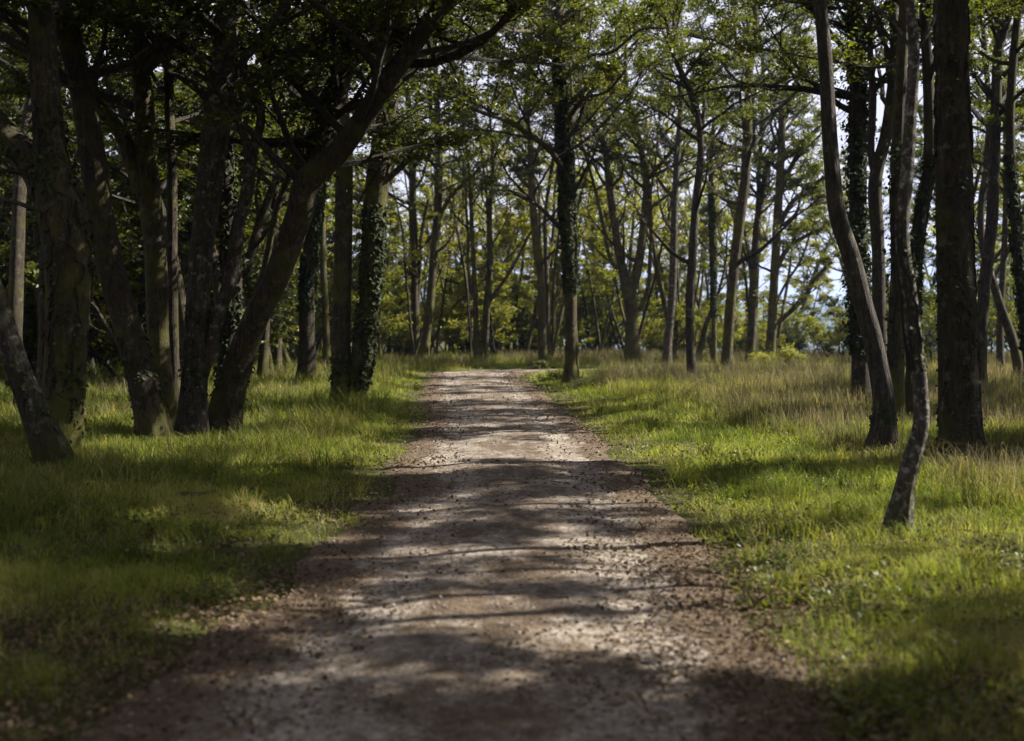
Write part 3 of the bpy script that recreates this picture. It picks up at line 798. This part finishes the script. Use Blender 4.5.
def proto(name, label, cat, group, seed, h, r0, stems, cb, n, spread, nleaf, size, bark, leaf, sub=5, lean=.12):
    R = np.random.default_rng(seed)
    root = empty(name, (0, 0, 0)); tag(root, label, cat, group)
    cr = Buf()
    for k in range(stems):
        az = R.random() * 6.28
        d = np.array([math.cos(az) * lean, math.sin(az) * lean, 1.0])
        if k: d[:2] *= 2.2
        pts = [np.array([R.normal() * .1 * k, R.normal() * .1 * k, -.3])]
        H = h * (1 if k == 0 else R.uniform(.7, .95)); m = 9
        for i in range(m):
            d = d + np.append(R.normal(size=2) * .09, .03); d /= np.linalg.norm(d)
            pts.append(pts[-1] + d * H / m)
        c = catmull(np.array(pts), .4)
        t = np.linspace(0, 1, len(c))
        rad = r0 * (1 if k == 0 else .7) * (1 - .9 * t ** 1.3) + .012
        b = Buf(); tube(b, c, rad, 8, 0, .5, .07, flare=(k == 0), seed=seed + k)
        link('trunk' if k == 0 else 'stem', b.mesh('trunk', [bark]), root)
        grow_crown(cr, c, rad, cb, R, n, spread, nleaf, size, False, .25, sub)
    link('crown', cr.mesh('crown', [BARK_TWIG, leaf], (0, 0, 0), False), root)
    return root

GT = 'slender trees deep in the wood'
LT = 'slender leafy tree standing deep in the wood behind the traced trunks'
LT = 'slender tree deep in the wood, one of many trunks behind the nearer trees'
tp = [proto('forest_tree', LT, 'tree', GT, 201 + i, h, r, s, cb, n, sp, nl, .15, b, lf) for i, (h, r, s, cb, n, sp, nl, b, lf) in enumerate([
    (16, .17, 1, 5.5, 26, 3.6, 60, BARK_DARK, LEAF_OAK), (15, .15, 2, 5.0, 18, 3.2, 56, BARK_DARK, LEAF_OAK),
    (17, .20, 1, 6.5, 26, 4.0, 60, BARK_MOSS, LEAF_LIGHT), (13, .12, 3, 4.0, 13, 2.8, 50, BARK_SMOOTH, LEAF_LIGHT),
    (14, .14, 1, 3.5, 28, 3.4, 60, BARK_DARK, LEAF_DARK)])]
GS = 'bushes of the undergrowth behind the trunks'
LS = 'leafy bush in the undergrowth that closes off the view between the trunks'
sp_ = [proto('bush', LS, 'bush', GS, 301 + i, h, r, s, cb, n, sp, nl, .13, BARK_TWIG, lf, 5, .35) for i, (h, r, s, cb, n, sp, nl, lf) in enumerate([
    (3.6, .04, 5, .3, 9, 1.5, 20, LEAF_LIGHT), (5.0, .06, 4, .5, 11, 2.0, 22, LEAF_LIGHT), (4.4, .05, 4, .3, 11, 1.8, 22, LEAF_OAK), (2.4, .03, 5, .1, 8, 1.2, 18, LEAF_OAK), (4.8, .05, 4, .3, 11, 2.0, 24, LEAF_DARK)])]
GP = 'thin young trees among the far trunks'
LP = 'thin pole-like young tree with a small airy crown among the far trunks'
GY = 'leafy saplings filling the space between the trunks'
LY = 'leafy sapling with foliage from knee height up, among the far trunks'
yp = [proto('sapling', LY, 'sapling', GY, 351 + i, h, .06, s, cb, n, sp, nl, .15, BARK_DARK, lf, 6, .2) for i, (h, s, cb, n, sp, nl, lf) in enumerate([
    (9, 2, .8, 22, 2.4, 34, LEAF_LIGHT), (7.5, 3, .6, 16, 2.2, 34, LEAF_LIGHT), (10, 2, 1.2, 22, 2.6, 34, LEAF_OAK), (8, 2, .8, 20, 2.4, 36, LEAF_DARK)])]
R3 = np.random.default_rng(77)
used = {}
def put(pr, x, y, sc):
    loc = (x, y, float(ground_z(x, y)) - .03); rz = R3.random() * 6.28
    if id(pr) not in used:
        used[id(pr)] = 1
        pr.location = loc; pr.rotation_euler = (0, 0, rz); pr.scale = (sc, sc, sc)
        return pr
    return copy_tree(pr, loc, rz, sc)

def gap(x, y):      # the open view over the valley
    px = HX + x / y * F
    return 783 < px < 850 and y > 46
spots = []
def scatter(n, y0, y1, x_of, mind, ok):
    k = 0; tries = 0
    while k < n and tries < 6000:
        tries += 1
        y = R3.uniform(y0, y1); x = x_of(y)
        if gap(x, y) or path_out(x, y) < 2.2 or not ok(x, y): continue
        if any((x - a) ** 2 + (y - b) ** 2 < mind ** 2 for a, b in spots): continue
        spots.append((x, y)); k += 1
        yield x, y
PX = lambda a, b: (lambda y: (R3.uniform(a, b) - HX) / F * y)
# deep wood straight ahead and right
for x, y in scatter(17, 70, 112, PX(230, 790), 4.4, lambda x, y: True):
    put(tp[[0, 1, 2, 3, 2, 3][int(R3.integers(6))]], x, y, R3.uniform(.85, 1.15))
for x, y in scatter(11, 42, 90, PX(862, 1090), 3.6, lambda x, y: True):
    put(tp[int(R3.integers(5))], x, y, R3.uniform(.8, 1.05))
# dark wood to the left
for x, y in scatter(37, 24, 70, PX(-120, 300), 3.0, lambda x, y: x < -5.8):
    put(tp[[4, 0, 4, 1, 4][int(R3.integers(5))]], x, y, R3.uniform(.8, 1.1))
# thin poles between the far trees
pp_ = [proto('pole_tree', LP, 'tree', GP, 371 + i, h, r, s, cb, n, sp, nl, .15, b, lf, 5, .14) for i, (h, r, s, cb, n, sp, nl, b, lf) in enumerate([
    (14, .09, 1, 5.5, 16, 2.2, 15, BARK_MOSS, LEAF_LIGHT), (12, .08, 2, 4.5, 11, 2.2, 14, BARK_DARK, LEAF_LIGHT), (15, .11, 3, 6, 10, 2.4, 15, BARK_MOSS, LEAF_LIGHT)])]
spots = []
for x, y in scatter(44, 58, 86, PX(380, 778), 2.0, lambda x, y: True):
    put(pp_[int(R3.integers(3))], x, y, R3.uniform(.8, 1.15))
# the wood goes on out of the view, behind and to both sides
spots = []
for k in range(240):
    x, y = R3.uniform(-30, 34), R3.uniform(-26, 34)
    inview = y > 0 and abs(x) < .42 * y + 6.5
    sunway = x > 4.5 and y > -4 and x < 20
    if inview or sunway or abs(x) < 3.0 or any((x - a) ** 2 + (y - b) ** 2 < 12 for a, b in spots): continue
    spots.append((x, y)); put(tp[[0, 4, 1, 4, 0][k % 5]], x, y, R3.uniform(.85, 1.1))
# saplings
spots = []
for x, y in scatter(24, 68, 100, PX(330, 700), 3.2, lambda x, y: True):
    put(yp[int(R3.integers(2))], x, y, R3.uniform(.7, 1.15))
for x, y in scatter(30, 30, 70, PX(-80, 340), 2.6, lambda x, y: x < -8.5 or y > 52):
    put(yp[[3, 3, 2, 3, 1][int(R3.integers(5))]], x, y, R3.uniform(.75, 1.2))
for x, y in scatter(7, 50, 84, PX(858, 1080), 2.6, lambda x, y: True):
    put(yp[int(R3.integers(4))], x, y, R3.uniform(.6, 1.0))
# undergrowth
spots = []
for x, y in scatter(40, 63, 88, PX(360, 700), 1.9, lambda x, y: True):
    put(sp_[[0, 1, 0, 1, 2, 3][int(R3.integers(6))]], x, y, R3.uniform(.8, 1.3))
for x, y in scatter(44, 34, 74, PX(-60, 345), 2.0, lambda x, y: x < -8.5 or y > 52):
    put(sp_[[4, 2, 4, 1, 0][int(R3.integers(5))]], x, y, R3.uniform(.8, 1.2))
for x, y in scatter(13, 62, 78, PX(690, 782), 1.7, lambda x, y: True):
    put(sp_[[3, 1, 0][int(R3.integers(3))]], x, y, R3.uniform(.6, .9))
for x, y in scatter(18, 44, 76, PX(855, 1080), 1.8, lambda x, y: True):
    put(sp_[[1, 2, 0, 4][int(R3.integers(4))]], x, y, R3.uniform(.7, 1.1))

# bushes one can tell apart
def bush(label, x, y, seed, h, stems, n, spread, nleaf, size, leaf, cb=.1, name='bush', cat='bush'):
    r = proto(name, label, cat, None, seed, h, .03, stems, cb, n, spread, nleaf, size, BARK_TWIG, leaf, 5, .4)
    r.location = (x, y, float(ground_z(x, y)) - .02)
    return r
def at(px, py, d): return (px - HX) / F * d
bush('grey-green willow bush standing in the gap that looks over the valley', at(792, 345, 66), 66, 401, 2.5, 6, 9, 1.1, 22, .09, LEAF_GREY)
bush('bright green rounded bush under the gap, right of the grey-green willow', at(838, 345, 60), 60, 402, 2.4, 7, 10, 1.3, 24, .10, LEAF_LIGHT)
bush('low yellow-green bush at the foot of the twin trunks beside the gap', at(786, 365, 52), 52, 403, 1.1, 6, 8, .7, 16, .08, LEAF_LIGHT)
bush('small dark bush at the foot of the plain slim trunk by the path end', at(541, 372, 50.5), 50.5, 404, .55, 5, 7, .28, 14, .08, LEAF_DARK)
bush('low dark clump of weeds left of the ivy-sleeved trunk', at(556, 384, 39), 39, 405, .5, 5, 7, .3, 12, .07, LEAF_OAK, name='weed_clump', cat='weeds')
bush('pale leafy weed clump at the right foot of the ivy-sleeved trunk', at(592, 390, 34), 34, 406, .4, 5, 6, .32, 12, .07, LEAF_GREY, name='weed_clump', cat='weeds')
bush('round dark weed clump in the dry grass right of the ivy-sleeved trunk', at(642, 382, 38), 38, 407, .5, 5, 7, .32, 12, .07, LEAF_OAK, name='weed_clump', cat='weeds')
bush('broad-leaved dark weed in the grass right of the kinked-foot stem', at(970, 590, 8.2), 8.2, 408, .22, 5, 5, .22, 8, .06, LEAF_OAK, .02, name='weed_clump', cat='weeds')

# fallen sticks
def stick(label, pts, r):
    b = Buf(); c = catmull(np.array([[x, y, float(ground_z(x, y)) + z] for x, y, z in pts]), .06)
    tube(b, c, np.linspace(r, r * .5, len(c)), 9, 0, .5, .12, seed=int(pts[0][0] * 10) % 50)
    o = c[0].copy(); m = b.mesh('fallen_branch', [BARK_PALE], o)
    k = link('fallen_branch', m); k.location = o; tag(k, label, 'branch')
stick('pale bare fallen branch lying in the grass left of the path', [(-2.88, 11.0, .04), (-2.80, 11.08, .055), (-2.68, 11.15, .05), (-2.56, 11.3, .07)], .024)
stick('short broken piece of branch on the worn grass near the path edge', [(-2.45, 10.3, .03), (-2.36, 10.33, .04), (-2.28, 10.32, .035)], .016)
# ------------------------------------------------------------------ grass, dead leaves, loose stones
R4 = np.random.default_rng(5)

def blades(name, x, y, h, w, lean, tint, mat, curl=.5, z0=-.01):
    n = len(x)
    z = ground_z(x, y) + z0
    az = R4.random(n) * 2 * PI
    fa = az + R4.normal(size=n) * .6 + PI / 2
    base = np.stack([x, y, z], 1)
    ld = np.stack([np.cos(az), np.sin(az), np.zeros(n)], 1) * (lean * h)[:, None]
    side = np.stack([np.cos(fa), np.sin(fa), np.zeros(n)], 1) * (w * .5)[:, None]
    up = np.array([0, 0, 1.0])
    m1 = base + ld * .22 + up * (h * .5)[:, None]
    m2 = base + ld * .60 + up * (h * .84)[:, None]
    tip = base + ld * 1.15 + up * (h * (1 - curl * lean * .35))[:, None]
    v = np.stack([base - side, base + side, m1 + side * .85, m1 - side * .85, m2 + side * .5, m2 - side * .5, tip], 1).reshape(-1, 3)
    o = np.arange(n)[:, None] * 7
    q = np.concatenate([o + np.array([[0, 1, 2, 3]]), o + np.array([[3, 2, 4, 5]])])
    t = o + np.array([[5, 4, 6]])
    me = mesh_from(name, v, [q, t], [mat], {'tint': np.repeat(np.clip(tint, 0, 1), 7)})
    ob = link(name, me); tag(ob, kind='stuff')
    return ob

def sample(n, y0, y1, margin=60, power=1.0):
    """points in the view wedge, thinning out with distance"""
    u = R4.random(n)
    y = y0 * (y1 / y0) ** (u ** power)
    x = R4.uniform(-1, 1, n) * ((512 + margin) / F * y + 1.0)
    return x, y

FEET = np.array([tuple(o.location)[:2] for o in bpy.data.objects if o.name.startswith('woodland_tree') and o.location.y < 26])
def near_foot(x, y):
    f = np.ones(len(x))
    for a, b in FEET:
        f = np.minimum(f, .5 + .5 * smooth(.25, 1.0, np.hypot((x - a) / 1.0, (y - b + .45) / 1.4)))
    return f

def zone(x, y):
    """0 on the mown verge, 1 in the long grass"""
    l, r = path_edges(y)
    right = x > (l + r) / 2
    u = path_out(x, y)
    wr = np.interp(y, [5, 10, 17, 24, 29, 36, 40, 50], [3.2, 2.9, 2.7, 2.0, 1.7, 1.4, 2.6, 3.0])
    wl = np.interp(y, [5, 9, 12, 17, 28, 36, 50], [3.2, 2.8, 2.0, 1.3, 1.0, 1.0, 1.2])
    wd = np.where(right, wr, wl) + (fbm(x * .7, y * .5, 41, 3) - .5) * 1.8
    return smooth(-.35, .5, u - wd), u, right

# short grass on the verges
x, y = sample(980000, 4.2, 62, power=.86)
T, u, right = zone(x, y)
thin = smooth(-.12, .75, u + (fbm(x * 1.6, y * 1.2, 43, 3) - .5) * 1.3)
bare = smooth(.30, .52, fbm(x * .9, y * .7, 47, 3) + .10 * np.minimum(u, 2))
dens = thin * (np.interp(y, [5, 8, 12], [.05, .2, .4]) + np.interp(y, [5, 8, 12], [.8, .75, .6]) * bare) * (1 - .65 * T)
patch = smooth(.46, .60, fbm(x * 1.5, y * 1.1, 81, 4)); dens = dens * (1 - (1 - patch) * np.interp(y, [5, 9, 13], [.92, .8, .25]))
k = R4.random(len(x)) < dens
x, y, T, u = x[k], y[k], T[k], u[k]
h = (.04 + .085 * R4.random(len(x)) ** 1.5) * (.45 + 1.1 * fbm(x * 1.3, y * 1.3, 49, 2)) * (.6 + .8 * vnoise(x * 5.5, y * 5.5, 50)) * (.6 + .5 * smooth(0, 1, u)) + T * .08
w = .0022 + .00025 * y
tint = R4.normal(.50, .17, len(x)) + (fbm(x * .8, y * .8, 51, 3) - .5) * 1.2 + (vnoise(x * 4.5, y * 4.5, 52) - .5) * .3
st_ = R4.random(len(x)) < np.interp(y, [5, 9, 14], [.22, .12, .05]) + .30 * smooth(.5, .75, fbm(x * .6, y * .6, 54, 3)); tint = np.where(st_, R4.uniform(.85, 1, len(x)), tint)
blades('short_grass', x, y, h, w * R4.uniform(.7, 1.4, len(x)), np.abs(R4.normal(.75, .4, len(x))), tint, GRASS_SHORT)

# long green grass
x, y = sample(470000, 5.2, 76, power=.82)
T, u, right = zone(x, y)
clump = smooth(.38, .62, fbm(x * 1.1, y * .9, 53, 3))
k = R4.random(len(x)) < T * (.25 + .75 * clump)
x, y, right = x[k], y[k], right[k]
hh = np.where(right, np.interp(y, [6, 12, 20, 40], [.20, .20, .24, .34]), np.interp(y, [6, 12, 20, 40], [.18, .20, .24, .36]))
h = hh * R4.uniform(.5, 1.25, len(x)) * (.35 + 1.3 * fbm(x * .8, y * .8, 55, 3)) * (.6 + .8 * vnoise(x * 3.3, y * 3.3, 56))
w = .0028 + .00029 * y
dry = np.where(right, .16, .05) * np.interp(y, [8, 16, 30], [.0, .8, 1.2])
tint = R4.normal(.36, .18, len(x)) + (fbm(x * .5, y * .5, 57, 3) - .5) * 1.1 + dry
blades('long_grass', x, y, h * near_foot(x, y), w * R4.uniform(.7, 1.4, len(x)), np.abs(R4.normal(.55, .3, len(x))), tint, GRASS_TALL)

# ragged tufts of coarser blades
m = 8000
cx, cy = sample(m, 5, 34, power=.8)
T, u, right = zone(cx, cy)
k = (u > .12) & (R4.random(m) < .09 + .6 * T); cx, cy = cx[k], cy[k]
# and a collar of tufts round each trunk foot
fa = R4.random((len(FEET), 26)) * 2 * PI; fr = R4.uniform(.22, .75, (len(FEET), 26))
cx = np.concatenate([cx, (FEET[:, :1] + np.cos(fa) * fr).ravel()]); cy = np.concatenate([cy, (FEET[:, 1:] + np.sin(fa) * fr).ravel()])
kk = (path_out(cx, cy) > .1) & (cy > 4); cx, cy = cx[kk], cy[kk]; m = len(cx)
ch = R4.uniform(.10, .30, m) * np.where(cy < 9, .7, 1); ct = R4.normal(.38, .2, m); nb = 34
x = np.repeat(cx, nb) + R4.normal(size=m * nb) * .055; y = np.repeat(cy, nb) + R4.normal(size=m * nb) * .055
blades('tufted_grass', x, y, np.repeat(ch, nb) * 1.15 * R4.uniform(.5, 1.25, m * nb) * near_foot(x, y), (.0032 + .00025 * y) * R4.uniform(.7, 1.3, m * nb), np.abs(R4.normal(.85, .35, m * nb)), np.repeat(ct, nb) + R4.normal(size=m * nb) * .12, GRASS_TALL)

# dry seeding stalks
x, y = sample(235000, 6.5, 80, power=.78)
T, u, right = zone(x, y)
pat = smooth(.40, .66, fbm(x * .35, y * .35, 59, 3) + np.where(right, .10, -.05) + np.where(y > 48, .08, 0))
k = R4.random(len(x)) < T * pat * np.where(right, np.interp(y, [6, 10, 14, 20, 28], [.2, .42, .7, .85, 1.]), np.interp(y, [6, 14, 26], [.03, .10, .45]))
x, y, right = x[k], y[k], right[k]
h = np.where(right, .55, .45) * np.interp(y, [8, 14, 22, 32], [.7, .75, .8, 1]) * R4.uniform(.55, 1.25, len(x))
w = .0022 + .00024 * y
blades('dry_grass', x, y, h * near_foot(x, y), w * R4.uniform(.7, 1.3, len(x)), np.abs(R4.normal(.32, .2, len(x))), R4.normal(.42, .2, len(x)) + (fbm(x * .4, y * .4, 58, 3) - .5) * .9, GRASS_DRY)

# dead leaves, thick along both edges of the path and in drifts across it
n = 175000
x, y = sample(n, 4.3, 46, power=.85)
u = path_out(x, y)
drift = smooth(.45, .68, fbm(x * .9, y * .55, 61, 4))
edge = np.exp(-((u - .02) / .42) ** 2) * (.25 + .95 * smooth(.34, .62, fbm(x * .9, y * .8, 66, 3)))
dens = .75 * edge * (.3 + .7 * fbm(x * 2, y * 2, 63, 2)) + .30 * drift * (u < .2) + .22 * (u < 0) * (.3 + 1.2 * fbm(x * 1.7, y * 1.2, 67, 3)) + (.16 + .34 * smooth(10, 6, y)) * smooth(2.9, .3, u) * (u > 0) * (.3 + drift) + .55 * (1 - smooth(.46, .60, fbm(x * 1.5, y * 1.1, 81, 4))) * (u > 0) * smooth(3.6, .5, u) * smooth(14, 7, y)
k = R4.random(n) < dens * .8
x, y, u = x[k], y[k], u[k]
z = ground_z(x, y) + np.where(u < 0, .045, .02 + .03 * R4.random(len(x)))
b = Buf()
leaves(b, np.stack([x, y, z], 1), R4.normal(size=(len(x), 3)) * .38 + UP, .026 + .0007 * y, 0, np.clip(R4.normal(.42, .24, len(x)), 0, 1), True, .7, R=R4)
tag(link('fallen_leaves', b.mesh('fallen_leaves', [LITTER], (0, 0, 0), False)), kind='stuff')

# low broad-leaved weeds and clover in the verges
m = 3000
cx, cy = sample(m, 4.6, 24, power=.85)
T, u, right = zone(cx, cy)
k = (u > .1) & (fbm(cx * .8, cy * .8, 71, 3) > .5); cx, cy = cx[k], cy[k]; m = len(cx); nb = 22
sp2 = R4.uniform(.05, .16, m)
x = np.repeat(cx, nb) + R4.normal(size=m * nb) * np.repeat(sp2, nb); y = np.repeat(cy, nb) + R4.normal(size=m * nb) * np.repeat(sp2, nb)
z = ground_z(x, y) + R4.uniform(.015, .10, m * nb)
b = Buf()
leaves(b, np.stack([x, y, z], 1), R4.normal(size=(m * nb, 3)) * .45 + UP, np.repeat(R4.uniform(.018, .045, m), nb), 0, np.clip(np.repeat(R4.normal(.45, .2, m), nb) + R4.normal(size=m * nb) * .1, 0, 1), True, .75, R=R4)
tag(link('weeds', b.mesh('weeds', [LEAF_OAK], (0, 0, 0), False)), kind='stuff')

# loose stones
n = 26000
x, y = sample(n, 4.3, 26, margin=0, power=.9)
u = path_out(x, y)
k = (u < .05) & (R4.random(n) < .5)
x, y = x[k], y[k]; n = len(x)
s = (.005 + .009 * R4.random(n) ** 3) * (1 + .03 * y)
oct_ = np.array([[1, 0, 0], [0, 1, 0], [-1, 0, 0], [0, -1, 0], [0, 0, .7], [0, 0, -.7], ])
of = np.array([[0, 1, 4], [1, 2, 4], [2, 3, 4], [3, 0, 4], [1, 0, 5], [2, 1, 5], [3, 2, 5], [0, 3, 5]])
a = R4.random(n) * 6.28
v = oct_[None] * s[:, None, None] * R4.uniform(.6, 1.35, (n, 6, 1))
c, sn = np.cos(a)[:, None], np.sin(a)[:, None]
v = np.stack([v[..., 0] * c - v[..., 1] * sn, v[..., 0] * sn + v[..., 1] * c, v[..., 2]], -1)
l, r = path_edges(y); uu = np.abs((x - (l + r) / 2) / ((r - l) / 2 + .12))
zz = .018 + .03 * (1 - np.clip(uu, 0, 1) ** 2) - .018 * np.exp(-((uu - .52) / .16) ** 2) + (fbm(x * 2, y * 1.2, 8, 3) - .5) * .05
v += np.stack([x, y, zz + s * .2], 1)[:, None]
f = (np.arange(n)[:, None, None] * 6 + of[None]).reshape(-1, 3)
tag(link('gravel', mesh_from('gravel', v.reshape(-1, 3), [f], [stone_mat()], {'tint': np.repeat(R4.random(n), 6)})), kind='stuff')
# ------------------------------------------------------------------ sky, sun, camera
SKY_STRENGTH = .05
w = bpy.data.worlds.new('World'); scn.world = w; w.use_nodes = True
nt = w.node_tree; nt.nodes.clear(); L = nt.links.new
sky = nt.nodes.new('ShaderNodeTexSky'); sky.sky_type = 'NISHITA'; sky.sun_disc = False
sky.sun_elevation = SUN_EL; sky.sun_rotation = SUN_AZ
tc = nt.nodes.new('ShaderNodeTexCoord')
mp = nt.nodes.new('ShaderNodeMapping'); mp.inputs['Scale'].default_value = (1, 1, 2.6); L(tc.outputs['Generated'], mp.inputs['Vector'])
nz = N(nt, 'ShaderNodeTexNoise', Scale=3.2, Detail=6.0, Roughness=.6); L(mp.outputs[0], nz.inputs['Vector'])
cm = ramp(nt, [(.28, (.85, .85, .85)), (.52, (1, 1, 1))]); L(nz.outputs['Fac'], cm.inputs['Fac'])
n2 = N(nt, 'ShaderNodeTexNoise', Scale=7.0, Detail=5.0); L(mp.outputs[0], n2.inputs['Vector'])
cc = ramp(nt, [(.3, (4.3, 4.2, 4.9)), (.7, (5.6, 5.5, 6.2))]); L(n2.outputs['Fac'], cc.inputs['Fac'])
mx = N(nt, 'ShaderNodeMix', data_type='RGBA'); L(cm.outputs['Color'], mx.inputs['Factor'])
L(sky.outputs['Color'], mx.inputs[6]); L(cc.outputs['Color'], mx.inputs[7])
bg = nt.nodes.new('ShaderNodeBackground'); bg.inputs['Strength'].default_value = SKY_STRENGTH
L(mx.outputs[2], bg.inputs['Color'])
out = nt.nodes.new('ShaderNodeOutputWorld'); L(bg.outputs[0], out.inputs['Surface'])

sl = bpy.data.lights.new('sun', 'SUN'); sl.energy = 5.0; sl.angle = math.radians(.55); sl.color = (1.0, .94, .85)
so = bpy.data.objects.new('sun', sl); COL.objects.link(so)
sd = np.array([math.sin(SUN_AZ) * math.cos(SUN_EL), math.cos(SUN_AZ) * math.cos(SUN_EL), math.sin(SUN_EL)])
from mathutils import Vector
so.rotation_euler = Vector(sd).to_track_quat('Z', 'Y').to_euler()
so.location = (30, 10, 30)

cam = bpy.data.cameras.new('camera'); co = bpy.data.objects.new('camera', cam); COL.objects.link(co)
co.location = (0, 0, EYE); co.rotation_euler = (PI / 2, 0, 0)
cam.sensor_width = 36; cam.lens = 36 * F / 1024
cam.shift_y = -(370.5 - HY) / 1024
cam.clip_start = .05; cam.clip_end = 9000
cam.dof.use_dof = True; cam.dof.focus_distance = 17.0; cam.dof.aperture_fstop = 1.7
scn.camera = co
scn.render.engine = 'CYCLES'
scn.cycles.max_bounces = 6; scn.cycles.diffuse_bounces = 3; scn.cycles.transmission_bounces = 4; scn.cycles.glossy_bounces = 2
scn.cycles.transparent_max_bounces = 4; scn.cycles.caustics_reflective = False; scn.cycles.caustics_refractive = False
scn.cycles.use_denoising = True
scn.cycles.sample_clamp_indirect = 4
scn.view_settings.view_transform = 'Standard'; scn.view_settings.look = 'None'
scn.view_settings.gamma = 1; scn.view_settings.use_curve_mapping = False
scn.view_settings.exposure = 1.95

# thin valley air
bpy.ops.mesh.primitive_cube_add(size=1, location=(0, 1990, 33))
hz = bpy.context.object; hz.name = 'haze'; hz.scale = (11000, 5200, 200); tag(hz, kind='stuff')
hm, hn = new_mat('thin_air'); pv = N(hn, 'ShaderNodeVolumePrincipled', Density=.0002, Anisotropy=.4)
pv.inputs['Color'].default_value = (.36, .52, .88, 1)
ho = N(hn, 'ShaderNodeOutputMaterial'); hn.links.new(pv.outputs[0], ho.inputs['Volume'])
hz.data.materials.append(hm)
